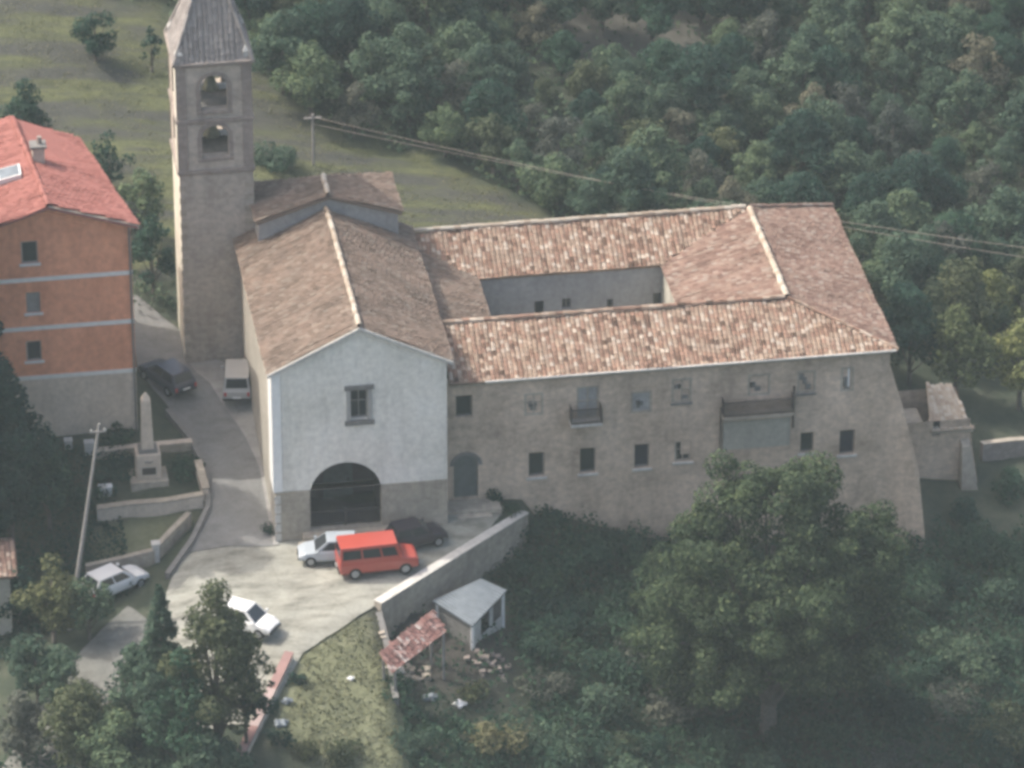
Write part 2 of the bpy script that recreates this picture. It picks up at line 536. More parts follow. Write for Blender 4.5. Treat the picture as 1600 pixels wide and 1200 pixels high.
def build_ground():
    gx = np.r_[-620, -400, -250, -150, np.arange(-85, -40, 5), np.arange(-40, 62, .7), np.arange(62, 126, 5), 160, 260, 400, 620]
    gy = np.r_[-620, -420, -300, -200, -130, np.arange(-88, -40, 4), np.arange(-40, 30, .7), np.arange(30, 90, 1.0), np.arange(90, 126, 5), 170, 260, 400, 620]
    X, Y = np.meshgrid(gx, gy)
    Z = hz(X.ravel(), Y.ravel())
    Z += .07 * np.sin(X.ravel() * 1.7) * np.cos(Y.ravel() * 2.1)
    nx, ny = len(gx), len(gy)
    vs = np.c_[X.ravel(), Y.ravel(), Z]
    idx = np.arange(nx * ny).reshape(ny, nx)
    fs = np.stack([idx[:-1, :-1], idx[:-1, 1:], idx[1:, 1:], idx[1:, :-1]], -1).reshape(-1, 4)
    me = bpy.data.meshes.new('ground')
    me.from_pydata(vs.tolist(), [], fs.tolist())
    me.polygons.foreach_set('use_smooth', [True] * len(me.polygons))
    at_ = me.attributes.new('zone', 'FLOAT_COLOR', 'POINT')
    zf = zone_field(X.ravel(), Y.ravel())
    xr, yr = X.ravel(), Y.ravel()
    strip = smooth((xr + 2.5) / 1.5) * smooth((4.9 - xr) / .8) * smooth((-7 - yr) / 2) * smooth((yr + 40) / 5)
    bare = np.exp(-bare_w(xr, yr) ** 2)
    lw = ground(215, 842)
    strip = np.maximum(strip, np.exp(-((xr - lw[0]) / 2.6) ** 4 - ((yr - lw[1]) / 1.5) ** 4))  # lawn patch lightened in colour to look sunlit
    ec = ground(690, 1000)
    earth = np.exp(-(((xr - ec[0]) / 4.6) ** 2 + ((yr - ec[1]) / 5.0) ** 2) ** 2)
    colr = np.c_[zf, strip, bare, earth].astype(np.float32)
    at_.data.foreach_set('color', colr.ravel())
    m, t, b = new_mat('grass_and_earth')
    a = node(t, 'ShaderNodeAttribute', attribute_name='zone')
    sp = node(t, 'ShaderNodeSeparateColor')
    t.links.new(a.outputs['Color'], sp.inputs[0])
    base = ramp(t, noise(t, .5, 7, .7), [(.3, (.030, .042, .030)), (.5, (.052, .064, .042)), (.7, (.085, .088, .062))])
    fld = ramp(t, noise(t, .22, 6, .6, (.55, 2.6, 1), (0, 0, R(-32))), [(.30, (.048, .051, .045)), (.42, (.064, .065, .056)), (.53, (.076, .083, .046)), (.61, (.106, .115, .054)), (.72, (.058, .059, .052))])
    fld = mix(t, .55, fld, ramp(t, noise(t, 1.6, 6, .7), [(.3, (.6, .62, .62)), (.7, (1.25, 1.22, 1.15))]), 'MULTIPLY')
    stp = ramp(t, noise(t, .9, 6, .7), [(.3, (.105, .112, .07)), (.5, (.155, .165, .095)), (.72, (.21, .215, .14))])
    br = ramp(t, noise(t, .6, 6, .7), [(.3, (.075, .072, .060)), (.7, (.125, .118, .10))])
    c = mix(t, sp.outputs[0], base, fld)
    c = mix(t, sp.outputs[1], c, stp)
    c = mix(t, sp.outputs[2], c, br)
    c = mix(t, a.outputs['Alpha'], c, ramp(t, noise(t, 1.4, 6, .7), [(.3, (.030, .028, .026)), (.7, (.075, .068, .060))]))
    t.links.new(c, b.inputs['Base Color'])
    bump(t, b, noise(t, 3.0, 6, .7), .6, .15)
    me.materials.append(m)
    o = bpy.data.objects.new('ground', me)
    COL.objects.link(o)
    tag(o, kind='structure')


build_ground()


def sheet(name, left, right, mat, lift, n=10, sub=8):
    """a draped strip between two world polylines of equal length"""
    L, Q = [], []
    for k in range(len(left) - 1):
        for s_ in range(sub):
            f = s_ / sub
            L.append(np.array(left[k]) * (1 - f) + np.array(left[k + 1]) * f)
            Q.append(np.array(right[k]) * (1 - f) + np.array(right[k + 1]) * f)
    L.append(np.array(left[-1]))
    Q.append(np.array(right[-1]))
    vs, fs = [], []
    for a, b in zip(L, Q):
        for j in range(n + 1):
            f = j / n
            p = a * (1 - f) + b * f
            vs.append((p[0], p[1]))
    vs = np.array(vs)
    z = hz(vs[:, 0], vs[:, 1]) + lift + .07 * np.sin(vs[:, 0] * 1.7) * np.cos(vs[:, 1] * 2.1)
    for i in range(len(L) - 1):
        for j in range(n):
            k = i * (n + 1) + j
            fs.append((k, k + 1, k + n + 2, k + n + 1))
    mb = MB()
    mb.add(np.c_[vs, z], fs)
    o = mb.build(name, mat, smooth=True)
    return tag(o, kind='structure')


def g2(*pts):
    return [ground(*p)[:2] for p in pts]


def road_mat(name, lo, hi, scale=.7, stain=.6):
    m, t, b = new_mat(name)
    c = ramp(t, noise(t, scale, 7, .68), [(.3, lo), (.68, hi)])
    s_ = ramp(t, noise(t, .42, 6, .66, (1, 2.8, 1), (0, 0, R(35))), [(.36, (.5, .49, .46)), (.47, (.9, .88, .84)), (.56, (1.08, 1.07, 1.04))])
    cr_ = node(t, 'ShaderNodeTexVoronoi', feature='DISTANCE_TO_EDGE')
    cr_.inputs['Scale'].default_value = .32
    tcc = node(t, 'ShaderNodeTexCoord')
    t.links.new(tcc.outputs['Object'], cr_.inputs[0])
    c = mix(t, .22, c, ramp(t, cr_.outputs[0], [(.0, (.55, .54, .5)), (.03, (1, 1, 1))]), 'MULTIPLY')
    c = mix(t, stain, c, s_, 'MULTIPLY')
    c = mix(t, .5, c, ramp(t, noise(t, 6, 4, .7), [(.3, (.75, .75, .75)), (.7, (1.2, 1.2, 1.2))]), 'MULTIPLY')
    t.links.new(c, b.inputs['Base Color'])
    bump(t, b, noise(t, 8, 5, .7), .3, .03)
    return m


M['road'] = road_mat('worn_grey_concrete', (.165, .165, .162), (.215, .215, .21), .7, .35)
M['plaza'] = road_mat('pale_gravel_paving', (.24, .24, .212), (.335, .335, .295), .55, .75)
M['pavement'] = road_mat('pale_cement_strip', (.26, .255, .24), (.36, .35, .33), .6, .4)
M['path'] = road_mat('dusty_lane', (.13, .135, .125), (.19, .19, .175), .6, .5)
lane_l = g2((282, 868), (322, 800), (326, 740), (300, 690), (268, 645), (238, 610), (216, 580), (205, 520), (195, 465), (150, 425))
lane_r = g2((428, 856), (416, 790), (406, 735), (386, 690), (352, 640), (330, 605), (310, 590), (296, 570), (282, 520), (215, 466))
sheet('road', lane_l, lane_r, M['road'], .16, 10, 6)
pv_l = [np.array(q) for q in lane_r[:8]]
sheet('pavement', [q + V(-.02, 0) for q in pv_l], [(max(.05, q[0] + .3) if q[1] < 16 else q[0] + 1.6, q[1]) for q in pv_l], M['pavement'], .20, 4, 6)
pl_l = [(-.5, 1.0), (-5.6, -.2), (-6.6, -3.4), (-8.0, -7.0), (-8.6, -11.0), (-8.2, -16.0)]
pl_r = [(13.6, 1.2), (11.9, -1.3), (8.2, -4.5), (4.4, -7.6), (.2, -10.6), (-2.6, -16.0)]
sheet('plaza', pl_l, pl_r, M['plaza'], .115, 24, 6)
sheet('path', [(-9.0, -4.2), (-13.5, -9.5), (-17.5, -16), (-22, -24)], [(-7.2, -7.4), (-10.5, -12.5), (-13.6, -18), (-17.2, -26)], M['path'], .14, 8, 8)


# ------------------------------------------------------------------ building helpers
def wall_panel(mb, o, u, n, W_, z0, z1, holes=(), depth=.3):
    """upright wall face with real openings; o at u=0 z=0, n outward; holes (u0,u1,z0,z1,arched)"""
    o, u, n = np.array(o, float), np.array(u, float), np.array(n, float)
    P = lambda a, z, d=0.0: o + u * a + V(0, 0, z) - n * d
    us = sorted({0.0, W_} | {q for hh in holes for q in hh[:2]})
    zs = sorted({z0, z1} | {q for hh in holes for q in hh[2:4]})
    for a, b in zip(us[:-1], us[1:]):
        for c, d in zip(zs[:-1], zs[1:]):
            um, zm = (a + b) / 2, (c + d) / 2
            if any(hh[0] < um < hh[1] and hh[2] < zm < hh[3] for hh in holes):
                continue
            mb.quad(P(a, c), P(b, c), P(b, d), P(a, d))
    for hh in holes:
        a, b, c, d = hh[:4]
        arch = len(hh) > 4 and hh[4]
        r = (b - a) / 2
        sp = d - r * .92 if arch else d
        mb.quad(P(a, c), P(a, sp), P(a, sp, depth), P(a, c, depth))
        mb.quad(P(b, c), P(b, sp), P(b, sp, depth), P(b, c, depth))
        mb.quad(P(a, c), P(b, c), P(b, c, depth), P(a, c, depth))
        if arch:
            N = 12
            ar = [(a + r - r * math.cos(math.pi * k / N), sp + (d - sp) * math.sin(math.pi * k / N)) for k in range(N + 1)]
            for (x0, y0), (x1, y1) in zip(ar[:-1], ar[1:]):
                mb.quad(P(x0, y0), P(x1, y1), P(x1, d), P(x0, d))
                mb.quad(P(x0, y0), P(x1, y1), P(x1, y1, depth), P(x0, y0, depth))
        else:
            mb.quad(P(a, d), P(b, d), P(b, d, depth), P(a, d, depth))


def tiled_roof(name, poly, e0, e1, mat, parent, thick=.16, pitch=.27, course=.31, sag=.03, seed=1, relief=.26):
    """a planar roof slope: slab below, rows of curved tiles above (tiles are its surface)"""
    rg = random.Random(seed)
    P = [np.array(q, float) for q in poly]
    e0, e1 = np.array(e0, float), np.array(e1, float)
    u = (e1 - e0) / np.linalg.norm(e1 - e0)
    n = np.zeros(3)
    for i in range(len(P)):
        n += np.cross(P[i], P[(i + 1) % len(P)])
    n /= np.linalg.norm(n)
    if n[2] < 0:
        n = -n
    v = np.cross(n, u)
    if v[2] < 0:
        v = -v
    q = [((p - e0) @ u, (p - e0) @ v) for p in P]

    def inside(a, b):
        c = False
        for i in range(len(q)):
            (x1, y1), (x2, y2) = q[i], q[i - 1]
            if (y1 > b) != (y2 > b) and a < (x2 - x1) * (b - y1) / (y2 - y1) + x1:
                c = not c
        return c
    mb = MB()
    mb.prism([p - n * (thick + .06) for p in P], n * thick)
    us = [a for a, b in q]
    vs = [b for a, b in q]
    N = 3
    cnt_v = int((max(vs) - min(vs)) / course) + 1
    for i in range(int((max(us) - min(us)) / pitch) + 1):
        a0 = min(us) + (i + .5) * pitch
        wob = rg.uniform(-.02, .02)
        vo_ = rg.random()
        for j in range(cnt_v + 1):
            b0 = min(vs) + (j - vo_) * course
            b1 = b0 + course
            b0 = max(b0, min(vs))
            if b1 - b0 < .05 or not inside(a0, b0 + (b1 - b0) * .5):
                continue
            j1, j2 = rg.uniform(-.018, .018), rg.uniform(-.018, .018)
            lf = .02 + rg.uniform(-.006, .02)
            ra, rb = pitch * .47, pitch * .40
            ring = []
            for (b_, rr, up_) in ((b0 - .04, ra, lf + .025), (b1, rb, .012)):
                for k in range(N + 1):
                    th = math.pi * k / N
                    aa = a0 + wob + (j1 if b_ < b0 else j2) - rr * math.cos(th)
                    hh = rr * relief * math.sin(th) + up_ + .035 * math.sin(a0 * .9 + b_ * .6 + seed) + .025 * math.sin(a0 * 2.1 - b_ * 1.3 + seed * 2)
                    ring.append(e0 + u * aa + v * b_ + n * hh)
            mb.add(ring, [(k, k + 1, N + 2 + k, N + 1 + k) for k in range(N)])
    o = mb.build(name, mat, parent, fix=False)
    return o


def ridge_tiles(name, a, b, mat, parent, r=.17, step=.42, seed=3):
    rg = random.Random(seed)
    a, b = np.array(a, float), np.array(b, float)
    L = np.linalg.norm(b - a)
    d = (b - a) / L
    s_ = np.cross(d, (0, 0, 1))
    s_ /= np.linalg.norm(s_)
    upd = np.cross(s_, d)
    mb = MB()
    for k in range(int(L / step)):
        c0, c1 = a + d * (k * step - .03), a + d * ((k + 1) * step + .03)
        off = s_ * rg.uniform(-.025, .025) + upd * rg.uniform(.0, .03)
        ring = []
        for c, rr in ((c0, r), (c1, r * .86)):
            for i in range(6):
                th = math.pi * (-.08 + 1.16 * i / 5)
                ring.append(c + off + s_ * rr * math.cos(th) + upd * (rr * math.sin(th) + .03))
        mb.add(ring, [(i, i + 1, 7 + i, 6 + i) for i in range(5)])
    return mb.build(name, mat, parent, fix=False)


def window(parent, o, u, n, a, b, c, d, depth=.28, frame=None, pane='glass', sill=None, fw=.07, bars=True, name='window', frame_proud=.02):
    """window part: frame, with pane and sill as sub-parts"""
    o, u, n = np.array(o, float), np.array(u, float), np.array(n, float)
    P = lambda s_, z, q: o + u * s_ + V(0, 0, z) + n * q

    def bx(mb, s0, s1, z0, z1, q0, q1):
        mb.hexa([P(s0, z0, q0), P(s1, z0, q0), P(s1, z0, q1), P(s0, z0, q1), P(s0, z1, q0), P(s1, z1, q0), P(s1, z1, q1), P(s0, z1, q1)])
    mb = MB()
    bx(mb, a, a + fw, c, d, -depth, -depth + .08)
    bx(mb, b - fw, b, c, d, -depth, -depth + .08)
    bx(mb, a + fw, b - fw, c, c + fw, -depth, -depth + .08)
    bx(mb, a + fw, b - fw, d - fw, d, -depth, -depth + .08)
    if bars:
        m_ = (a + b) / 2
        bx(mb, m_ - .03, m_ + .03, c + fw, d - fw, -depth, -depth + .075)
        zz = (c + d) / 2 + .1
        bx(mb, a + fw, m_ - .03, zz - .02, zz + .02, -depth, -depth + .07)
        bx(mb, m_ + .03, b - fw, zz - .02, zz + .02, -depth, -depth + .07)
    w = mb.build(name, M[frame or 'wood'], parent)
    pb = MB()
    bx(pb, a + .01, b - .01, c + .01, d - .01, -depth - .05, -depth - .01)
    pb.build('shutter' if 'shutter' in pane else 'pane', M[pane], w)
    if sill:
        sb = MB()
        bx(sb, a - .14, b + .14, c - .14, c - .005, -.1, .12)
        sb.build('sill', M[sill], w)
    return w


X3, Y3 = V(1, 0, 0), V(0, 1, 0)

# ------------------------------------------------------------------ church
ch = thing('church', 'church with white plastered gable front, arched porch and tan tiled roof', 'church', (5, 0, 0))
NB = 16.6
arch = (2.0, 6.12, .75, 5.05, True)
mb = MB()
wx0, wx1, wz0, wz1 = 4.42, 5.42, 7.75, 9.75
zc = 3.42
wall_panel(mb, (0, 0, 0), X3, -Y3, 9.95, zc, 11.3, [(2.0, 6.12, zc, 5.05, False), (wx0, wx1, wz0, wz1)], .55)
# spandrels above the big arch are filled with the arch curve
N = 16
rr = 2.06
spz = 3.05
arc = [(4.06 - rr * math.cos(math.pi * k / N), spz + 2.0 * math.sin(math.pi * k / N)) for k in range(N + 1)]
for (xa, za), (xb, zb) in zip(arc[:-1], arc[1:]):
    za, zb = max(za, zc), max(zb, zc)
    mb.quad((xa, 0, za), (xb, 0, zb), (xb, 0, 5.05), (xa, 0, 5.05))
mb.poly([(0, 0, 11.3), (9.95, 0, 11.3), (4.98, 0, 13.72)])
mb.quad((0, 0, zc), (0, 1.9, zc), (0, 1.9, 11.3), (0, 0, 11.3))
mb.quad((9.95, 0, zc), (9.95, .55, zc), (9.95, .55, 11.3), (9.95, 0, 11.3))
mb.build('facade', M['plaster_white'], ch, fix=False)
mb = MB()
wall_panel(mb, (-.0, -.035, 0), X3, -Y3, 9.95, -1.0, zc, [(2.0, 6.12, .75, zc, False)], .6)
mb.quad((0, -.035, -1), (0, .55, -1), (0, .55, zc), (0, -.035, zc))
mb.quad((9.95, -.035, -1), (9.95, .55, -1), (9.95, .55, zc), (9.95, -.035, zc))
mb.quad((0, -.035, zc), (2.0, -.035, zc), (2.0, .1, zc), (0, .1, zc))
mb.quad((6.12, -.035, zc), (9.95, -.035, zc), (9.95, .1, zc), (6.12, .1, zc))
for (xa, za), (xb, zb) in zip(arc[:-1], arc[1:]):
    # soffit of the arch
    mb.quad((xa, -.01, za), (xb, -.01, zb), (xb, .6, zb), (xa, .6, za))
mb.build('plinth', M['stone_plinth'], ch, fix=False)
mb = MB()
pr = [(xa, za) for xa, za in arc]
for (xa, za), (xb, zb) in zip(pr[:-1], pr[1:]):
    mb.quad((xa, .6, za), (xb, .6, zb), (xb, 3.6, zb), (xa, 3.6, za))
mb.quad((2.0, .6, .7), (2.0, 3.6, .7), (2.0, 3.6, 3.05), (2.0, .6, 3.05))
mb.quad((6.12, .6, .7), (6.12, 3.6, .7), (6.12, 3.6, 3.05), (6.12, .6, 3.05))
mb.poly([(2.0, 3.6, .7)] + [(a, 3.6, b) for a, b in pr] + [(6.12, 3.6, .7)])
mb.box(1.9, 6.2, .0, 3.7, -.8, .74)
mb.build('porch', flat('shaded_porch_plaster', (.10, .088, .086), .9, scale=1.2), ch, fix=False)  # dark colour carries the shade of the porch recess
mb = MB()
mb.box(3.2, 4.9, 3.5, 3.595, .75, 3.4)
dr = mb.build('door', M['dark_door'], ch)
MB().box(4.6, 4.68, 3.46, 3.5, 1.8, 2.0).build('handle', M['iron'], dr)
mb = MB()
for x in np.arange(2.1, 6.1, .16):
    mb.tube((x, .3, .75), (x, .3, 1.75), .018, n=5)
mb.box(2.02, 6.1, .27, .33, 1.72, 1.78)
mb.box(2.02, 6.1, .27, .33, .85, .9)
mb.box(4.02, 4.1, .26, .34, .75, 1.95)
mb.build('railing', M['iron'], ch)
mb = MB()
mb.box(1.5, 6.6, -.75, -.04, -.6, .7)
mb.box(1.2, 6.9, -1.1, -.75, -.6, .48)
mb.box(1.0, 7.1, -1.45, -1.1, -.6, .26)
mb.build('steps', M['stone_plinth'], ch, bevel=.02)
# left side wall, back part and right wall
mb = MB()
mb.quad((.02, .55, -1), (.02, NB, -1), (.02, NB, 11.3), (.02, .55, 11.3))
mb.quad((9.93, .55, -1), (9.93, NB, -1), (9.93, NB, 11.3), (9.93, .55, 11.3))
mb.poly([(.02, NB, -1), (9.93, NB, -1), (9.93, NB, 11.3), (4.98, NB, 13.7), (.02, NB, 11.3)])
mb.build('side_wall', masonry('beige_side_plaster', (.36, .33, .28), (.43, .40, .34), (.48, .45, .39), False), ch, fix=False)
MB().box(-.1, .42, -.07, -.0365, 3.45, 11.2).build('corner_strip', M['white'], ch)
MB().box(-.1, -.002, -.0365, 1.7, 3.45, 11.2).build('corner_return', M['white'], ch)
mb = MB()
for zz in np.arange(.2, 3.2, .62):
    mb.box(-.06, .5 if int(zz * 10) % 2 else .3, -.075, -.037, zz, zz + .5)
mb.build('quoin', M['sill'], ch)
w = window(ch, (0, 0, 0), X3, -Y3, wx0, wx1, wz0, wz1, .42, 'wood', 'glass', None)
mb = MB()
mb.box(wx0 - .24, wx0, -.06, .1, wz0, wz1)
mb.box(wx1, wx1 + .24, -.06, .1, wz0, wz1)
mb.build('surround', flat('grey_stone_surround', (.36, .35, .33), .9), w)
MB().box(wx0 - .34, wx1 + .34, -.14, .05, wz1, wz1 + .27).build('lintel', M['dark_stone'], w)
MB().box(wx0 - .34, wx1 + .34, -.16, .05, wz0 - .26, wz0).build('sill', M['dark_stone'], w)
ov = .32
sl_ = 2.42 / 4.98
ze = 11.35 - ov * sl_
rf = tiled_roof('roof', [(-ov, -.12, ze), (4.98, -.12, 13.78), (4.98, NB, 13.78), (-ov, NB, ze)], (-ov, -.12, ze), (-ov, NB, ze), M['tile_old'], ch, seed=5)
rf['label'] = 'left slope of the nave roof'
rf = tiled_roof('roof', [(9.96 + ov, -.12, ze), (4.98, -.12, 13.78), (4.98, NB, 13.78), (9.96 + ov, NB, ze)], (9.96 + ov, -.12, ze), (9.96 + ov, NB, ze), M['tile_old'], ch, seed=6)
rf['label'] = 'right slope of the nave roof'
ridge_tiles('ridge_cap', (4.98, -.12, 13.86), (4.98, 14.6, 13.86), M['ridge'], ch)
mb = MB()
for sgn, xa in ((1, -ov), (-1, 9.96 + ov)):
    mb.prism([(xa, -.13, ze - .22), (4.98, -.13, 13.6), (4.98, -.13, 13.80), (xa, -.13, ze - .02)], (0, -.1, 0))
mb.build('cornice', M['sill'], ch)
# choir block behind the nave
cx0, cx1, cy0, cy1, cze, czr = .95, 9.25, 14.7, 19.4, 13.35, 14.75
cm = (cx0 + cx1) / 2
mb = MB()
mb.poly([(cx0, cy0, 10), (cx1, cy0, 10), (cx1, cy0, cze - .05), (cm, cy0, czr - .12), (cx0, cy0, cze - .05)])
mb.quad((cx0, cy0, 0), (cx0, cy1, 0), (cx0, cy1, cze - .05), (cx0, cy0, cze - .05))
mb.quad((cx1, cy0, 0), (cx1, cy1, 0), (cx1, cy1, cze - .05), (cx1, cy0, cze - .05))
mb.quad((cx0, cy1, 0), (cx1, cy1, 0), (cx1, cy1, cze - .05), (cx0, cy1, cze - .05))
mb.build('choir_wall', M['stone_court'], ch, fix=False)
a0, a1, b0, b1, ry = cx0 - .2, cx1 + .25, cy0 - .25, cy1 + .2, 17.1
tiled_roof('choir_roof', [(a0, b0, cze), (cm, b0, czr), (cm, ry, czr), (a0, b1, cze)], (a0, b0, cze), (a0, b1, cze), M['tile_old'], ch, seed=7)
tiled_roof('choir_roof', [(a1, b0, cze), (cm, b0, czr), (cm, ry, czr), (a1, b1, cze)], (a1, b0, cze), (a1, b1, cze), M['tile_old'], ch, seed=8)
tiled_roof('choir_roof', [(a0, b1, cze), (cm, ry, czr), (a1, b1, cze)], (a0, b1, cze), (a1, b1, cze), M['tile_old'], ch, seed=9)
ridge_tiles('ridge_cap', (cm, b0, czr + .07), (cm, ry, czr + .07), M['ridge'], ch)

# ------------------------------------------------------------------ bell tower
TX0, TX1, TY0, TY1 = -3.4, .95, 16.65, 20.9
tz0 = 1.5
tw = thing('bell_tower', 'tall square grey stone bell tower with two belfry storeys and a steep grey spire', 'bell tower', ((TX0 + TX1) / 2, (TY0 + TY1) / 2, 2.4))
zA, zB, zCn = 15.75, 19.05, 22.6     # string courses and main cornice
mb = MB()
Wt = TX1 - TX0
for o_, u_, n_ in (((TX0, TY0, 0), X3, -Y3), ((TX0, TY1, 0), X3, Y3), ((TX1, TY0, 0), Y3, X3)):
    wall_panel(mb, o_, u_, n_, Wt if u_[0] else TY1 - TY0, tz0, zA)
sh = mb.build('shaft', M['stone_tower'], tw, fix=False)
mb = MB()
wall_panel(mb, (TX0, TY0, 0), Y3, -X3, TY1 - TY0, tz0, zA)  # left face, its sunlit brightness put into the colour
mb.build('sunlit_side', M['plaster_sunlit'], tw, fix=False)
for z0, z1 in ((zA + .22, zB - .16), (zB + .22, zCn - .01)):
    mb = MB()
    mb.box(TX0 - .075, TX0 - .052, TY0 + .0, TY0 + .9, z0, z1)  # thin pale strip carries the painted sunlit edge up the belfry
    mb.build('sunlit_side', M['plaster_sunlit'], tw, fix=False)
mb = MB()
for z in np.arange(2.6, zA - .5, .8):
    k = int(z * 10) % 2
    for xs in ((TX0 - .03, TX0 + (.55 if k else .35)), (TX1 - (.35 if k else .55), TX1 + .03)):
        MB().box(xs[0], xs[1], TY0 - .035, TY0 + .05, z, z + .38).build('quoin', M['stone_plinth'], tw)
for (z0, z1, hz0, hz1) in ((zA + .2, zB, 16.7, 18.75), (zB + .2, zCn, 19.75, 22.0)):
    mb = MB()
    for o_, u_, n_, L_ in (((TX0, TY0, 0), X3, -Y3, Wt), ((TX0, TY1, 0), X3, Y3, Wt), ((TX0, TY0, 0), Y3, -X3, TY1 - TY0), ((TX1, TY0, 0), Y3, X3, TY1 - TY0)):
        c_ = L_ / 2
        wall_panel(mb, o_, u_, n_, L_, z0, z1, [(c_ - .78, c_ + .78, hz0, hz1, True)], .6)
    # inner faces of the belfry room and its floor
    mb.build('belfry', M['stone_tower'], tw, fix=False)
    MB().box(TX0 + .02, TX1 - .02, TY0 + .02, TY1 - .02, z0 - .15, z0 + .05).build('belfry_floor', M['dark_stone'], tw)  # dark colour stands in for the shade inside the belfry
    mb = MB()
    for xs in ((TX0 - .05, TX0 + .55), (TX1 - .55, TX1 + .05)):
        for ys in ((TY0 - .07, TY0 - .002), (TY1 + .002, TY1 + .07)):
            MB().box(xs[0], xs[1], ys[0], ys[1], z0, z1).build('pilaster', M['trim'], tw)
    # surround of the openings on the front
    mb = MB()
    cxx = (TX0 + TX1) / 2
    for k in range(12):
        t0, t1 = math.pi * k / 12, math.pi * (k + 1) / 12
        s0 = hz1 - .72
        p = [(cxx - q * math.cos(t), TY0 - .05, s0 + (q * .92) * math.sin(t)) for q, t in ((.80, t0), (.80, t1), (1.05, t1), (1.05, t0))]
        mb.prism(p, (0, .048, 0))
    for s_ in (-1, 1):
        mb.box(min(cxx + s_ * .80, cxx + s_ * 1.05), max(cxx + s_ * .80, cxx + s_ * 1.05), TY0 - .05, TY0 - .002, hz0, hz1 - .72)
    mb.box(cxx - 1.05, cxx + 1.05, TY0 - .09, TY0 - .002, hz0 - .22, hz0 - .003)
    mb.build('surround', M['trim'], tw)
    bl = MB()
    bc = ((TX0 + TX1) / 2, (TY0 + TY1) / 2 + .1, hz0 + .35)
    bl.lathe(bc, [(.50, 0), (.52, .05), (.40, .3), (.30, .62), (.24, .82), (.05, .9)], 14)
    be = bl.build('bell', M['bronze'], tw, smooth=True)
    MB().tube((TX0 + .3, bc[1], hz0 + 1.32), (TX1 - .3, bc[1], hz0 + 1.32), .09, n=8).build('yoke', M['iron'], be)
    MB().box(TX0 + .5, TX1 - .5, TY0 + 2.6, TY0 + 2.8, hz0 + .1, hz0 + .42).build('sunlit_patch', M['white'], tw)  # white slab drawn as the sunlit patch inside the opening
for z, e in ((zA, .13), (zB, .13)):
    mb = MB()
    mb.box(TX0 - e, TX1 + e, TY0 - e, TY1 + e, z, z + .2)
    mb.box(TX0 - e * .5, TX1 + e * .5, TY0 - e * .5, TY1 + e * .5, z - .14, z - .002)
    mb.build('string_course', M['trim'], tw)
mb = MB()
mb.box(TX0 - .12, TX1 + .12, TY0 - .12, TY1 + .12, zCn, zCn + .16)
mb.box(TX0 - .24, TX1 + .24, TY0 - .24, TY1 + .24, zCn + .162, zCn + .32)
mb.build('cornice', M['trim'], tw, bevel=.03)
apx = V((TX0 + TX1) / 2 + .1, (TY0 + TY1) / 2, 29.2)
q = [(TX0 - .1, TY0 - .1), (TX1 + .1, TY0 - .1), (TX1 + .1, TY1 + .1), (TX0 - .1, TY1 + .1)]
zs_ = zCn + .33
for k in range(4):
    A, B = V(*q[k], zs_), V(*q[(k + 1) % 4], zs_)
    tiled_roof('spire', [A, B, apx], A, B, M['spire'], tw, .12, .3, .4, seed=20 + k, relief=.15)
for k in range(4):
    ridge_tiles('hip_cap', V(*q[k], zs_), apx, M['spire'], tw, .12, .5, seed=30 + k)
for k in range(4):
    px_, py_ = q[k]
    pb = MB()
    sx, sy = (.28 if k in (0, 3) else -.28), (.28 if k < 2 else -.28)
    c_ = (px_ + sx, py_ + sy)
    pb.box(c_[0] - .2, c_[0] + .2, c_[1] - .2, c_[1] + .2, zs_, zs_ + .5)
    pb.hexa([(c_[0] - .24, c_[1] - .24, zs_ + .502), (c_[0] + .24, c_[1] - .24, zs_ + .502), (c_[0] + .24, c_[1] + .24, zs_ + .502), (c_[0] - .24, c_[1] + .24, zs_ + .502)] +
            [(c_[0] + a, c_[1] + b, zs_ + .95) for a, b in ((-.05, -.05), (.05, -.05), (.05, .05), (-.05, .05))])
    pb.build('pinnacle', M['concrete'], tw)

# ------------------------------------------------------------------ convent
CX0, CX1, CY0, CY1 = 10.0, 36.2, 1.95, 19.9
EZ, RZ = 8.9, 10.62
QX0, QX1, QY0, QY1 = 13.6, 25.0, 8.3, 14.05      # courtyard
cv = thing('convent', 'long two storey stone convent with mottled tile roofs round a small courtyard', 'convent', (23, 10, -2))


def wbox(x0, y0, x1, y1, Y):
    a, b = at(x0, y1, Y=Y), at(x1, y0, Y=Y)
    return (a[0], b[0], a[2], b[2])


upper_blocked = [(819, 613, 849, 650), (985, 610, 1019, 646), (1049, 590, 1081, 630), (1168, 583, 1204, 619), (1245, 578, 1275, 615), (1313, 573, 1335, 612)]
lower_dark = [(826, 706, 851, 746), (906, 699, 931, 740), (991, 693, 1015, 732), (1054, 688, 1080, 722), (1250, 675, 1272, 708), (1311, 671, 1336, 711)]
holes = []
g0 = wbox(712, 617, 738, 653, CY0)
door = wbox(709, 710, 747, 780, CY0)
balw = wbox(901, 602, 936, 656, CY0)
balw2 = wbox(1170, 600, 1202, 640, CY0)
U = [wbox(*b, CY0) for b in upper_blocked]
Lw = [wbox(*b, CY0) for b in lower_dark]
for q_ in [g0] + U + Lw + [balw]:
    holes.append((q_[0] - CX0, q_[1] - CX0, q_[2], q_[3]))
holes.append((door[0] - CX0, door[1] - CX0, door[2], door[3], True))
mb = MB()
wall_panel(mb, (CX0, CY0, 0), X3, -Y3, CX1 - CX0, -7.0, EZ - .02, holes, .35)
mb.poly([(CX1, CY0, 7.6), (CX1, CY0, -7.0), (38.75, CY0 - .7, -7.0), (38.55, CY0 - .5, -3.5), (38.1, CY0 - .3, .6), (37.1, CY0 - .1, 4.6)])
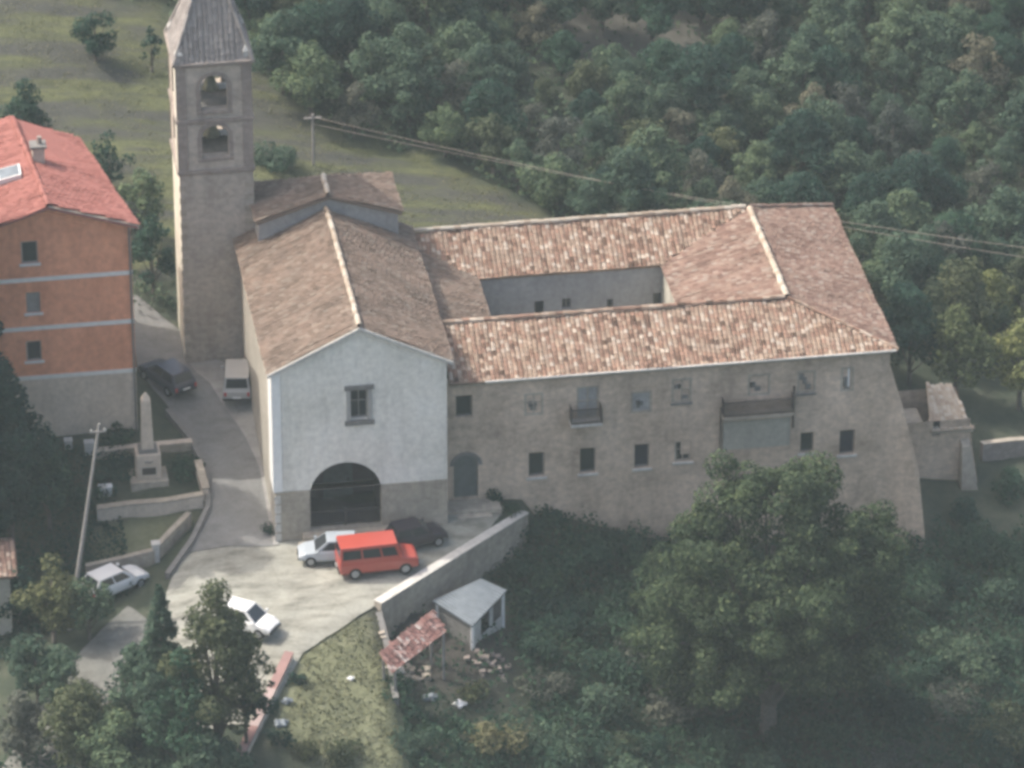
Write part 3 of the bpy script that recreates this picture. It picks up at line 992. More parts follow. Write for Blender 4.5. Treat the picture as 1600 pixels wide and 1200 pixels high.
bat = [(CX1, CY0, 7.6), (37.1, CY0 - .1, 4.6), (38.1, CY0 - .3, .6), (38.55, CY0 - .5, -3.5), (38.75, CY0 - .7, -7.0)]
for (xa, ya, za), (xb, yb, zb) in zip(bat[:-1], bat[1:]):
    mb.quad((xa, ya, za), (xb, yb, zb), (xb, CY1, zb), (xa, CY1, za))
mb.quad((CX1, CY0, 7.6), (CX1, CY1, 7.6), (CX1, CY1, EZ), (CX1, CY0, EZ))
mb.poly([(CX0, CY1, -2), (38.75, CY1, -7), (38.1, CY1, .6), (CX1, CY1, 7.6), (CX1, CY1, EZ), (CX0, CY1, EZ)])
wl = mb.build('wall', M['stone'], cv, fix=False)
# courtyard walls and floor
ch_w = [wbox(835, 470, 850, 500, QY1), wbox(878, 466, 892, 482, QY1), wbox(948, 467, 958, 484, QY1), wbox(1020, 457, 1036, 479, QY1)]
mb = MB()
wall_panel(mb, (QX0, QY1, 0), X3, -Y3, QX1 - QX0, 1.5, EZ - .05, [(max(.02, q_[0] - QX0), min(QX1 - QX0 - .02, q_[1] - QX0), q_[2], q_[3]) for q_ in ch_w], .3)
mb.quad((QX0, QY0, 1.5), (QX0, QY1, 1.5), (QX0, QY1, EZ), (QX0, QY0, EZ))
mb.quad((QX0, QY0, 1.5), (QX1, QY0, 1.5), (QX1, QY0, EZ), (QX0, QY0, EZ))
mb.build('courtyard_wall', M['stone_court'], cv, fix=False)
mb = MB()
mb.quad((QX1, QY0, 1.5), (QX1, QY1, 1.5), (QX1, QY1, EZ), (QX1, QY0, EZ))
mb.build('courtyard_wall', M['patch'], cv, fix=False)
MB().box(QX0 + .01, QX1 - .01, QY0 + .01, QY1 - .01, 1.2, 1.5).build('courtyard_floor', M['concrete'], cv)
for i, q_ in enumerate(ch_w):
    w = window(cv, (0, QY1, 0), X3, -Y3, q_[0], q_[1], q_[2], q_[3], .2, 'dark_stone', 'glass', None, fw=.05, bars=(i == 1))
# roofs
ov = .35
ez = EZ - .16
fy = CY0 - ov
RYf, RYb, RX = 5.35, 17.0, 30.75
by = CY1 + .1
rx1 = CX1 + ov
tiled_roof('roof', [(10.35, fy, ez), (rx1, fy, ez), (RX, RYf, RZ), (10.35, RYf, RZ)], (10.35, fy, ez), (rx1, fy, ez), M['tile_new'], cv, seed=41)['label'] = 'front roof slope of strongly mottled tiles'
tiled_roof('roof', [(10.35, QY0 - .1, EZ), (10.35, RYf, RZ), (RX, RYf, RZ), (QX1 - .3, QY0 - .1, EZ)], (10.35, QY0 - .1, EZ), (QX1, QY0 - .1, EZ), M['tile_old'], cv, seed=42)
tiled_roof('roof', [(rx1, fy, ez), (rx1, by, ez), (RX, RYb, RZ), (RX, RYf, RZ)], (rx1, fy, ez), (rx1, by, ez), M['tile_pink'], cv, seed=43)['label'] = 'right outer roof slope'
tiled_roof('roof', [(QX1 - .15, QY0 - .1, EZ), (QX1 - .15, QY1 - .25, EZ), (RX, RYb, RZ), (RX, RYf, RZ)], (QX1 - .15, QY0, EZ), (QX1 - .15, QY1, EZ), M['tile_pink'], cv, seed=44)['label'] = 'plain pinkish slope right of the courtyard'
tiled_roof('roof', [(QX0 - 3.6, QY1 - .25, EZ), (QX1 - .15, QY1 - .25, EZ), (RX, RYb, RZ), (QX0 - 3.6, RYb, RZ)], (QX0 - 3.6, QY1 - .25, EZ), (QX1, QY1 - .25, EZ), M['tile_new'], cv, seed=45)['label'] = 'rear range roof slope facing the courtyard'
tiled_roof('roof', [(QX0 - 3.6, by, ez), (rx1, by, ez), (RX, RYb, RZ), (QX0 - 3.6, RYb, RZ)], (QX0 - 3.6, by, ez), (rx1, by, ez), M['tile_new'], cv, seed=46)
tiled_roof('roof', [(QX0 + .2, 6.2, EZ + .02), (QX0 + .2, QY1 + .1, EZ + .02), (10.2, QY1 + 2.3, EZ + 1.2), (10.2, 5.6, EZ + 1.2)], (QX0 + .2, 6.2, EZ + .02), (QX0 + .2, QY1, EZ + .02), M['tile_old'], cv, seed=47)['label'] = 'short greyish slope between the nave and the courtyard'
ridge_tiles('ridge_cap', (RX, RYf, RZ + .08), (RX, RYb, RZ + .08), M['ridge'], cv, .2)
ridge_tiles('ridge_cap', (10.4, RYf, RZ + .06), (RX, RYf, RZ + .06), M['tile_new'], cv, .15)
ridge_tiles('ridge_cap', (10.4, RYb, RZ + .06), (RX, RYb, RZ + .06), M['ridge'], cv, .15)
ridge_tiles('hip_cap', (rx1, fy, ez + .02), (RX, RYf, RZ + .03), M['tile_new'], cv, .10)
ridge_tiles('hip_cap', (rx1, by, ez + .06), (RX, RYb, RZ + .06), M['tile_pink'], cv, .14)
mb = MB()
for y0, y1 in ((fy, fy + .35),):
    mb.box(10.4, CX1 + .05, CY0 - .2, CY0 - .003, EZ - .48, EZ - .26)
mb.build('cornice', M['stone_plinth'], cv)
gm = MB()
gm.tube((12.4, fy - .07, ez - .02), (rx1 - .1, fy - .07, ez - .02), .075, n=8)
gm.build('gutter', M['sill'], cv)
# openings of the front
w = window(cv, (0, CY0, 0), X3, -Y3, *g0, .28, 'dark_stone', 'shutter', None, bars=False)
w['label'] = 'dark green shuttered window next to the church'
for q_, s_ in zip(Lw, ('shutter', 'shutter', 'shutter_blue', None, 'shutter', 'shutter_blue')):
    if s_ is None:
        w = window(cv, (0, CY0, 0), X3, -Y3, *q_, .16, 'stone_plinth', 'glass', 'sill', bars=True, fw=.12)
        MB().box(q_[0] + .35, q_[1] - .02, CY0 + .06, CY0 + .14, q_[2] + .45, q_[3] - .05).build('infill', M['stone'], w)
    else:
        window(cv, (0, CY0, 0), X3, -Y3, *q_, .3, 'dark_stone', s_, 'sill', bars=False)
for k, q_ in enumerate(U):
    w = window(cv, (0, CY0, 0), X3, -Y3, *q_, .09, 'stone_plinth', 'stone' if k not in (1,) else 'stone_court', None, bars=k in (0, 2), fw=.12, name='blocked_window')
    mb = MB()
    r_ = random.Random(60 + k)
    for _ in range(3):
        a_ = r_.uniform(q_[0] + .1, q_[1] - .5)
        c_ = r_.uniform(q_[2] + .05, q_[3] - .6)
        mb.box(a_, a_ + r_.uniform(.15, .35), CY0 + .03, CY0 + .11, c_, c_ + r_.uniform(.15, .45))
    mb.build('broken_hole', M['dark_stone'], w)
    if k in (2, 4):
        MB().box(q_[0] - .05, q_[1] + .05, CY0 - .08, CY0 + .02, q_[2] - .13, q_[2] - .004).build('sill', M['dark_stone'], w)
    if k == 5:
        MB().box(q_[0] + .42, q_[0] + .52, CY0 + .01, CY0 + .1, q_[2] + .3, q_[3] - .02).build('shutter', M['white'], w)
w = window(cv, (0, CY0, 0), X3, -Y3, *balw, .12, 'stone_plinth', 'stone_court', None, bars=True, fw=.1, name='blocked_window')
# arched side door
mb = MB()
dw, dz = door[1] - door[0], door[3]
rr_ = dw / 2
pts = [(door[0], CY0 + .22, door[2])]
for k in range(13):
    t_ = math.pi * k / 12
    pts.append((door[0] + rr_ - rr_ * math.cos(t_), CY0 + .22, dz - rr_ * .92 + rr_ * .92 * math.sin(t_)))
pts.append((door[1], CY0 + .22, door[2]))
mb.prism(pts, (0, .08, 0))
for x in np.linspace(door[0] + .15, door[1] - .15, 5):
    mb.box(x - .02, x + .02, CY0 + .19, CY0 + .218, door[2] + .1, dz - .9)
dd = mb.build('door', M['dark_door'], cv)
mb = MB()
for k in range(12):
    t0, t1 = math.pi * k / 12, math.pi * (k + 1) / 12
    mb.prism([(door[0] + rr_ - g * math.cos(t), CY0 - .05, dz - rr_ * .92 + g * .92 * math.sin(t)) for g, t in ((rr_ + .01, t0), (rr_ + .01, t1), (rr_ + .24, t1), (rr_ + .24, t0))], (0, .047, 0))
mb.build('arch_surround', M['dark_stone'], dd)


def balcony(x0, x1, z, dep, mat, slabmat, label, legs=()):
    s_ = MB().box(x0, x1, CY0 - dep, CY0 - .002, z - .16, z).build('balcony', M[slabmat], cv)
    s_['label'] = label
    mb = MB()
    for x in np.arange(x0 + .05, x1, .11):
        mb.tube((x, CY0 - dep + .05, z), (x, CY0 - dep + .05, z + .95), .03, n=4)
    for s2 in (x0 + .05, x1 - .05):
        for y in np.arange(CY0 - dep + .05, CY0 - .02, .13):
            mb.tube((s2, y, z), (s2, y, z + .95), .03, n=4)
        mb.box(s2 - .03, s2 + .03, CY0 - dep + .02, CY0 - .01, z + .95, z + 1.0)
    mb.box(x0 + .02, x1 - .02, CY0 - dep + .02, CY0 - dep + .08, z + .95, z + 1.0)
    mb.box(x0 + .02, x1 - .02, CY0 - dep + .02, CY0 - dep + .08, z + .08, z + .12)
    mb.build('railing', M[mat], s_)
    mb = MB()
    for x in np.linspace(x0 + .25, x1 - .25, max(2, int((x1 - x0) / 1.4) + 1)):
        mb.prism([(x - .08, CY0 - .003, z - .165), (x - .08, CY0 - dep + .15, z - .165), (x - .08, CY0 - .003, z - .6)], (.16, 0, 0))
    mb.build('bracket', M['stone_plinth'], s_)
    return s_


ba, bb = at(892, 664, Y=CY0 - .7), at(941, 664, Y=CY0 - .7)
balcony(ba[0], bb[0], ba[2], .8, 'iron', 'sill', 'small balcony with pale slab and dark railing')
ba, bb = at(1130, 652, Y=CY0 - .7), at(1242, 640, Y=CY0 - .7)
balcony(ba[0], bb[0], ba[2] - .05, .75, 'iron', 'stone_plinth', 'long balcony with rusty railing')
MB().box(ba[0] + .15, bb[0] - .1, CY0 - .03, CY0 - .002, ba[2] - 2.6, ba[2] - .72).build('plaster_patch', M['patch'], cv)
MB().tube((ba[0] - .02, CY0 - .1, ba[2] - 2.6), (ba[0] - .02, CY0 - .1, ba[2] + .3), .06, n=8).build('dark_upright', M['iron'], cv)  # thin dark vertical tubes at both ends of the long balcony
MB().tube((bb[0] + .05, CY0 - .1, ba[2] - 1.4), (bb[0] + .05, CY0 - .1, ba[2] + 1.35), .06, n=8).build('dark_upright', M['iron'], cv)
# stone steps and rubble platform before the side door
pf = thing('stone_platform', 'low rough stone landing under the arched side door of the convent', 'landing', (11.6, 1.2, .3))
MB().box(10.05, 13.2, .6, CY0 - .02, -1.2, door[2] - .04).build('slab', M['stone_plinth'], pf, bevel=.04)
MB().box(10.6, 12.6, .2, .6, -1.2, door[2] - .25).build('step', M['stone_plinth'], pf, bevel=.03)

# ------------------------------------------------------------------ orange apartment house on the left
BY = 11.0
ax1 = -6.83
A_e = at(207, 347, Y=BY)
A_p = at(75, 318, Y=BY)
A_r = at(112, 219, z=A_e[2])
bz = 1.0
ap = thing('apartment_house', 'orange rendered apartment house with white floor bands and coral red roof', 'apartment house', (-12, 16, 2))
LX = -17.5
fw_holes = []
for b in [(34, 376, 58, 412), (42, 456, 62, 489), (42, 532, 64, 564)]:
    fw_holes.append(wbox(*b, BY))
band_z = [at(210, y, Y=BY)[2] for y in (425, 501, 578)]
mb = MB()
wall_panel(mb, (LX, BY, 0), X3, -Y3, ax1 - LX, band_z[2], A_e[2] - .15, [(q_[0] - LX, q_[1] - LX, q_[2], q_[3]) for q_ in fw_holes], .22)
lev = lambda x: A_e[2] - .15 + (A_p[2] - A_e[2]) * (1 - abs(x - A_p[0]) / (ax1 - A_p[0]))
mb.poly([(A_p[0] - (ax1 - A_p[0]), BY, A_e[2] - .15), (ax1, BY, A_e[2] - .15), (A_p[0], BY, A_p[2] - .15)])
RR = (A_r[0], A_r[1])
mb.quad((ax1, BY, band_z[2]), (RR[0], RR[1], band_z[2]), (RR[0], RR[1], A_e[2] - .15), (ax1, BY, A_e[2] - .15))
mb.quad((LX, BY, band_z[2]), (LX, RR[1], band_z[2]), (LX, RR[1], A_e[2] - .15), (LX, BY, A_e[2] - .15))
mb.quad((LX, RR[1], band_z[2]), (RR[0], RR[1], band_z[2]), (RR[0], RR[1], A_e[2] - .15), (LX, RR[1], A_e[2] - .15))
mb.build('wall', M['brick'], ap, fix=False)
mb = MB()
b2 = band_z[2]
mb.hexa([(LX, BY, bz - 3), (ax1, BY, bz - 3), (RR[0], RR[1], bz - 3), (LX, RR[1], bz - 3), (LX, BY, b2), (ax1, BY, b2), (RR[0], RR[1], b2), (LX, RR[1], b2)])
mb.build('basement', M['base_grey'], ap)
mb = MB()
for z in band_z:
    mb.box(LX, ax1 + .05, BY - .05, BY - .003, z - .13, z + .13)
    mb.hexa([(ax1 + .003, BY - .05, z - .13), (ax1 + .05, BY - .05, z - .13), (RR[0] + .05, RR[1], z - .13), (RR[0] + .003, RR[1], z - .13), (ax1 + .003, BY - .05, z + .13), (ax1 + .05, BY - .05, z + .13), (RR[0] + .05, RR[1], z + .13), (RR[0] + .003, RR[1], z + .13)])
mb.build('floor_band', M['band'], ap)
for q_, p_ in zip(fw_holes, ('shutter', 'wood', 'glass')):
    window(ap, (0, BY, 0), X3, -Y3, *q_, .14, 'wood', p_, 'band', bars=False, fw=.08)
oe = .45
e1 = (ax1 + oe, BY - oe, A_e[2] - .02)
pk = (A_p[0], BY - oe, A_p[2] + .05)
pb_ = (A_p[0] - 1.2, RR[1] + .4, A_p[2] + .05)
re_ = (RR[0] + oe, RR[1] + .4, A_e[2] - .02)
tiled_roof('roof', [e1, re_, pb_, pk], e1, re_, M['tile_red'], ap, seed=51, relief=.16)
wL = 2 * A_p[0] - ax1
tiled_roof('roof', [(wL - oe, BY - oe, A_e[2] - .02), pk, pb_, (wL - oe - 1.2, RR[1] + .4, A_e[2] - .02)], (wL - oe, BY - oe, A_e[2] - .02), (wL - oe - 1.2, RR[1] + .4, A_e[2] - .02), M['tile_red'], ap, seed=52, relief=.16)
ridge_tiles('ridge_cap', pk, pb_, M['tile_red'], ap, .18)
mb = MB()
mb.prism([e1, pk, (pk[0], pk[1], pk[2] - .2), (e1[0], e1[1], e1[2] - .2)], (0, .08, 0))
mb.build('verge_board', M['base_grey'], ap)
MB().tube((ax1 - .1, BY - .1, A_e[2] - .3), (ax1 - .1, BY - .1, 1.0), .06, n=8).build('downpipe', M['dark_stone'], ap)
cp = at(60, 246, z=A_p[2])
cm_ = MB()
cm_.box(cp[0] - .35, cp[0] + .35, cp[1] - .35, cp[1] + .35, A_p[2] - 1.0, A_p[2] + .75)
c_ = cm_.build('chimney', M['base_grey'], ap)
MB().box(cp[0] - .48, cp[0] + .48, cp[1] - .48, cp[1] + .48, A_p[2] + .752, A_p[2] + .9).build('chimney_cap', M['dark_stone'], c_)
MB().tube((cp[0] + .1, cp[1], A_p[2] + .9), (cp[0] + .1, cp[1], A_p[2] + 1.35), .14, n=10).build('chimney_pot', M['trim'], c_)
sk = at(16, 277, z=A_p[2] - .4)
s_ = MB().hexa([(sk[0] - .75, sk[1] - .7, A_p[2] - 1.0), (sk[0] + .6, sk[1] - .7, A_p[2] - 1.0), (sk[0] + .6, sk[1] + .7, A_p[2] - 1.0), (sk[0] - .75, sk[1] + .7, A_p[2] - 1.0),
                (sk[0] - .75, sk[1] - .7, A_p[2] - .2), (sk[0] + .6, sk[1] - .7, A_p[2] + .1), (sk[0] + .6, sk[1] + .7, A_p[2] + .1), (sk[0] - .75, sk[1] + .7, A_p[2] - .2)]).build('skylight', M['white'], ap)
MB().hexa([(sk[0] - .65, sk[1] - .6, A_p[2] - .165), (sk[0] + .5, sk[1] - .6, A_p[2] + .09), (sk[0] + .5, sk[1] + .6, A_p[2] + .09), (sk[0] - .65, sk[1] + .6, A_p[2] - .165),
           (sk[0] - .65, sk[1] - .6, A_p[2] - .145), (sk[0] + .5, sk[1] - .6, A_p[2] + .11), (sk[0] + .5, sk[1] + .6, A_p[2] + .11), (sk[0] - .65, sk[1] + .6, A_p[2] - .145)]).build('pane', M['metal'], s_)

# ------------------------------------------------------------------ small cottage corner at the left edge
p = at(28, 895, z=2.2)
ct = thing('cottage', 'small cottage with pink tiled roof cut by the left picture edge', 'house', (p[0] - 2, p[1] + 1.5, h(p[0], p[1]) - .5))
gz = h(p[0], p[1]) - 2
MB().box(p[0] - 5, p[0] - .45, p[1] + .3, p[1] + 4, gz, 2.0).build('wall', M['patch'], ct)
tiled_roof('roof', [(p[0] - 5.4, p[1], 2.0), (p[0], p[1], 2.0), (p[0], p[1] + 2.1, 3.0), (p[0] - 5.4, p[1] + 2.1, 3.0)], (p[0] - 5.4, p[1], 2.0), (p[0], p[1], 2.0), M['tile_pink'], ct, seed=61)
tiled_roof('roof', [(p[0] - 5.4, p[1] + 4.2, 2.0), (p[0], p[1] + 4.2, 2.0), (p[0], p[1] + 2.1, 3.0), (p[0] - 5.4, p[1] + 2.1, 3.0)], (p[0] - 5.4, p[1] + 4.2, 2.0), (p[0], p[1] + 4.2, 2.0), M['tile_pink'], ct, seed=62)
window(ct, (0, p[1] + .3, 0), X3, -Y3, p[0] - 2.2, p[0] - 1.3, .2, 1.4, -.03, 'wood', 'glass', None)

# ------------------------------------------------------------------ ruined annex at the right end
AY = 8.2
a0, a1 = at(1415, 700, Y=AY)[0] - 2, at(1516, 660, Y=AY)[0]
at_ = at(1516, 668, Y=AY)[2]
an = thing('stone_annex', 'ruined stone annex with broken bright roof behind the convent corner', 'outbuilding', ((a0 + a1) / 2, AY + 2, -4))
q_ = wbox(1457, 657, 1470, 682, AY)
mb = MB()
wall_panel(mb, (a0, AY, 0), X3, -Y3, a1 - a0, -8, at_, [(q_[0] - a0, q_[1] - a0, q_[2], q_[3])], .3)
mb.poly([(a1, AY, at_), (a1, AY, -8), (a1 + 1.1, AY - .5, -8)])
mb.poly([(a1, AY, at_), (a1 + 1.1, AY - .5, -8), (a1 + 1.1, AY + 4, -8), (a1, AY + 4, at_ + .6)])
mb.quad((a0, AY + 4, -8), (a1 + 1.1, AY + 4, -8), (a1, AY + 4, at_ + .6), (a0, AY + 4, at_ + .6))
mb.build('wall', M['stone'], an, fix=False)
window(an, (0, AY, 0), X3, -Y3, *q_, .2, 'dark_stone', 'glass', None, bars=False, fw=.05)
bx0 = at(1503, 700, Y=AY - .9)[0]
mb = MB()
mb.hexa([(bx0, AY - 1.6, -8), (a1 + 1.0, AY - 1.6, -8), (a1 + 1.15, AY + .1, -8), (bx0, AY - .003, -8), (bx0 + .1, AY - .5, at_ - 1.0), (a1 - .05, AY - .5, at_ - 1.0), (a1 - .02, AY - .004, at_ - .7), (bx0 + .1, AY - .004, at_ - .7)])
mb.build('buttress', M['stone_plinth'], an, bevel=.05)
rl = at(1452, 630, Y=AY + 3)[0]
tiled_roof('roof', [(rl - .6, AY - .15, at_ + .02), (a1 + .2, AY - .15, at_ - .05), (a1 - .3, AY + 3.6, at_ + 1.0), (rl, AY + 3.9, at_ + 1.0)], (rl - .6, AY - .15, at_ + .02), (a1, AY - .15, at_ + .02), M['ridge'], an, seed=71)
mb = MB()
mb.box(a0, rl - .65, AY + .3, AY + 3.6, at_ - .6, at_ - .4)
mb.build('terrace_roof', M['stone_plinth'], an)

# ------------------------------------------------------------------ walls of the terrace and lanes


def wall_line(name, label, pts, top, bot, th, mat, coping=None, cat='wall', cop_mat=None, cop_h=.1):
    """wall along a polyline; top/bot are per-point heights"""
    c = np.mean(np.array(pts), axis=0)
    t_ = thing(name, label, cat, (c[0], c[1], float(np.mean(bot))))
    mb, cb = MB(), MB()
    L_ = []
    for i in range(len(pts)):
        a = np.array(pts[max(0, i - 1)])
        b = np.array(pts[min(len(pts) - 1, i + 1)])
        d = (b - a) / np.linalg.norm(b - a)
        n = V(-d[1], d[0])
        L_.append((np.array(pts[i]) + n * th / 2, np.array(pts[i]) - n * th / 2, np.array(pts[i]) + n * (th / 2 + .05), np.array(pts[i]) - n * (th / 2 + .05)))
    for i in range(len(pts) - 1):
        (a, b, a2, b2_), (c, d, c2, d2) = L_[i], L_[i + 1]
        mb.hexa([(*a, bot[i]), (*b, bot[i]), (*d, bot[i + 1]), (*c, bot[i + 1]), (*a, top[i]), (*b, top[i]), (*d, top[i + 1]), (*c, top[i + 1])])
        t0, t1 = top[i] + .002, top[i + 1] + .002
        cb.hexa([(*a2, t0), (*b2_, t0), (*d2, t1), (*c2, t1), (*a2, t0 + cop_h), (*b2_, t0 + cop_h), (*d2, t1 + cop_h), (*c2, t1 + cop_h)])
    mb.build('masonry', mat, t_)
    if coping:
        cb.build('coping', cop_mat or M['sill'], t_)
    return t_


wp = [np.array(EDGE[3]) * (1 - f) + np.array(EDGE[4]) * f for f in np.linspace(0, 1, 9)]
wall_line('retaining_wall', 'long grey stone retaining wall below the parking terrace', wp, [.28 - .02 * i for i in range(9)], [-5.5] * 9, .5, M['stone_plinth'], True, cop_h=.07)
wp2 = [(4.85, -7.9), (4.98, -10), (5.0, -12), (4.95, -14)]
wall_line('bank_wall', 'rough low stone wall holding the grass bank beside the red tile lean-to', wp2, [h(4.3, y) + .06 for _, y in wp2], [-6.0] * 4, .35, M['dark_stone'])
# red coped wall running down to the lower left
rp0, rp1 = (452, 1018), (362, 1205)
A_, B_ = above(*rp0, .55), above(*rp1, .75)
rp = [A_[:2] * (1 - f) + B_[:2] * f for f in np.linspace(0, 1.25, 9)]
wall_line('red_wall', 'grey wall with faded red brick coping running down from the paved yard', rp, [A_[2] * (1 - f) + B_[2] * f - .1 for f in np.linspace(0, 1.25, 9)], [h(*q_) - 1.2 for q_ in rp], .42, M['base_grey'], True, cop_mat=M['red_coping'])
kl = [ground(x, y)[:2] for x, y in ((262, 648), (300, 695), (324, 745), (325, 800), (300, 852), (262, 905))]
wall_line('lane_wall', 'low kerb wall, coloured dark as a shadow edge, along the left edge of the curving lane', kl, [h(*q_) + .42 for q_ in kl], [h(*q_) - 1 for q_ in kl], .3, M['dark_stone'])  # dark stone colour imitates the shadow along the lane edge
yw = [ground(x, y)[:2] for x, y in ((135, 905), (190, 893), (240, 880), (268, 850), (296, 822))]
wall_line('garden_wall', 'curving grey stone wall below the yellowish lawn', yw, [h(*q_) + .95 for q_ in yw], [h(*q_) - 1 for q_ in yw], .35, M['stone_plinth'])
rw = [(40.6, 3.8), (44, 4.6), (48, 5.2), (53, 5.9)]
rw = [above(x, y, 1.1)[:2] for x, y in ((1534, 694), (1580, 688), (1650, 684))]
wall_line('field_wall', 'pale low wall beside the annex at the right picture edge', rw, [h(*q_) + 1.1 for q_ in rw], [h(*q_) - 2 for q_ in rw], .35, M['trim'], True, cop_mat=M['stone_plinth'])

# ------------------------------------------------------------------ war memorial with its terrace
mp = ground(233, 752)
mz = mp[2]
mx, my = mp[0], mp[1]
mm = thing('memorial', 'grey stone memorial pillar on a tall stepped pedestal in the walled garden', 'monument', (mx, my, mz))
MB().box(mx - 1.1, mx + 1.1, my - .6, my + 1.2, mz - 1.0, mz + .3).build('step', M['stone_plinth'], mm, bevel=.03)
MB().box(mx - .72, mx + .72, my - .25, my + .95, mz + .302, mz + 1.9).build('pedestal', M['base_grey'], mm, bevel=.04)
pl_ = MB().box(mx - .4, mx + .4, my - .29, my - .252, mz + .6, mz + 1.05).build('plaque', M['iron'], mm)
MB().lathe((mx, my - .27, mz + 1.45), [(.0, -.01), (.26, -.0), (.26, .02)], 16).build('wreath', M['dark_stone'], mm)
MB().box(mx - .55, mx + .55, my - .12, my + .8, mz + 1.902, mz + 2.15).build('cornice', M['dark_stone'], mm, bevel=.03)
mb = MB()
mb.hexa([(mx - .36, my, mz + 2.152), (mx + .36, my, mz + 2.152), (mx + .36, my + .66, mz + 2.152), (mx - .36, my + .66, mz + 2.152), (mx - .26, my + .1, mz + 5.3), (mx + .26, my + .1, mz + 5.3), (mx + .26, my + .56, mz + 5.3), (mx - .26, my + .56, mz + 5.3)])
mb.hexa([(mx - .26, my + .1, mz + 5.301), (mx + .26, my + .1, mz + 5.301), (mx + .26, my + .56, mz + 5.301), (mx - .26, my + .56, mz + 5.301), (mx - .03, my + .3, mz + 5.75), (mx + .03, my + .3, mz + 5.75), (mx + .03, my + .36, mz + 5.75), (mx - .03, my + .36, mz + 5.75)])
mb.build('pillar', M['base_grey'], mm)
tp = [ground(x, y)[:2] for x, y in ((152, 812), (200, 805), (260, 800), (318, 790))]
wall_line('terrace_wall', 'long front wall of the memorial terrace with pale coping', tp, [h(*q_) + .75 for q_ in tp], [h(*q_) - 1.2 for q_ in tp], .4, M['base_grey'], True, cop_mat=M['stone_plinth'])
tp = [ground(x, y)[:2] for x, y in ((322, 782), (310, 738))]
wall_line('terrace_wall', 'short side wall of the memorial terrace next to the lane', tp, [h(*q_) + .75 for q_ in tp], [h(*q_) - 1.2 for q_ in tp], .35, M['base_grey'], True, cop_mat=M['stone_plinth'])
tp = [ground(x, y)[:2] for x, y in ((150, 715), (215, 708), (300, 700))]
wall_line('terrace_wall', 'dark back wall behind the memorial pedestal', tp, [h(*q_) + .45 for q_ in tp], [h(*q_) - 1 for q_ in tp], .35, M['stone_plinth'], True, cop_mat=M['base_grey'])

for (x, y, sx, sz, lab) in ((165, 772, .75, .5, 'small bright white box at the left corner of the memorial terrace'), (140, 708, .55, .75, 'taller pale marker stone under the orange apartment house'), (107, 698, .42, .45, 'smaller pale marker stone left of the taller one')):
    g = ground(x, y)
    bxx = thing('marker_stone' if y < 750 else 'white_box', lab, 'stone' if y < 750 else 'box', g)
    MB().box(g[0] - sx / 2, g[0] + sx / 2, g[1] - .2, g[1] + .2, g[2] - .3, g[2] + sz).build('block', M['white'] if y > 750 else M['concrete'], bxx, bevel=.03)
    MB().box(g[0] - sx / 2 - .04, g[0] + sx / 2 + .04, g[1] - .24, g[1] + .24, g[2] + sz + .002, g[2] + sz + .07).build('lid' if y > 750 else 'cap', M['white'] if y > 750 else M['concrete'], bxx, bevel=.02)

g = ground(244, 878)
gp = thing('gate_post', 'pale upright gate post at the end of the garden wall', 'post', g)
MB().box(g[0] - .2, g[0] + .2, g[1] - .2, g[1] + .2, g[2] - .5, g[2] + 1.2).build('post', M['concrete'], gp, bevel=.03)
MB().box(g[0] - .26, g[0] + .26, g[1] - .26, g[1] + .26, g[2] + 1.202, g[2] + 1.32).build('cap', M['sill'], gp, bevel=.03)

# ------------------------------------------------------------------ utility poles and cables
g = ground(105, 985)
d0 = at(155, 662, Y=g[1] + 1.2)
up = thing('utility_pole', 'tall leaning pale wooden utility pole in front of the left trees', 'pole', g)
gp3 = V(*g)
MB().tube(gp3 - V(0, 0, .8), d0, .155, .07, 10).build('pole', M['wood'], up)
dv = (d0 - gp3) / np.linalg.norm(d0 - gp3)
ca = gp3 + dv * (np.linalg.norm(d0 - gp3) - .5)
MB().box(ca[0] - .45, ca[0] + .45, ca[1] - .12, ca[1] - .05, ca[2], ca[2] + .08).build('crossarm', M['wood'], up)
for s_ in (-.38, .38):
    MB().lathe((ca[0] + s_, ca[1] - .085, ca[2] + .08), [(.05, 0), (.06, .08), (.03, .16)], 8).build('insulator', M['sill'], up)
g = ground(490, 258)
pole2 = thing('utility_pole', 'grey pole at the edge of the field behind the choir', 'pole', g)
t2 = V(g[0], g[1], g[2] + 3.6)
MB().tube(V(*g) - V(0, 0, .5), t2, .10, .07, 8).build('pole', M['wood'], pole2)
MB().box(t2[0] - .55, t2[0] + .55, t2[1] - .05, t2[1] + .05, t2[2] - .33, t2[2] - .24).build('crossarm', M['wood'], pole2)
for k, (dy, q_) in enumerate(((0, (1640, 408)), (14, (1640, 392)))):
    e_ = at(*q_, Y=21.5)
    mb = MB()
    a_ = t2 - V(0, 0, .2 + .5 * k)
    prev = None
    for i in range(41):
        f = i / 40
        pnt = a_ * (1 - f) + e_ * f - V(0, 0, 4 * .55 * f * (1 - f))
        if prev is not None:
            mb.tube(prev, pnt, .011, n=5, cap=False)
        prev = pnt
    c_ = mb.build('cable', M['base_grey'])
    tag(c_, ('upper' if k else 'lower') + ' pale overhead cable crossing in front of the wooded slope', 'cable', 'overhead cables above the convent roof')

# ------------------------------------------------------------------ vehicles


def inset(c, m0, m1, out, th=.015):
    """thin raised panel on a quad face (corners a,b,c,d: lower-left, lower-right, upper-right, upper-left)"""
    a, b, c_, d = [np.array(q, float) for q in c]
    f = lambda s_, t_: (a * (1 - s_) + b * s_) * (1 - t_) + (d * (1 - s_) + c_ * s_) * t_
    p = [f(m0[0], m1[0]), f(m0[1], m1[0]), f(m0[1], m1[1]), f(m0[0], m1[1])]
    n = np.cross(p[1] - p[0], p[3] - p[0])
    n /= np.linalg.norm(n)
    return p, n * out


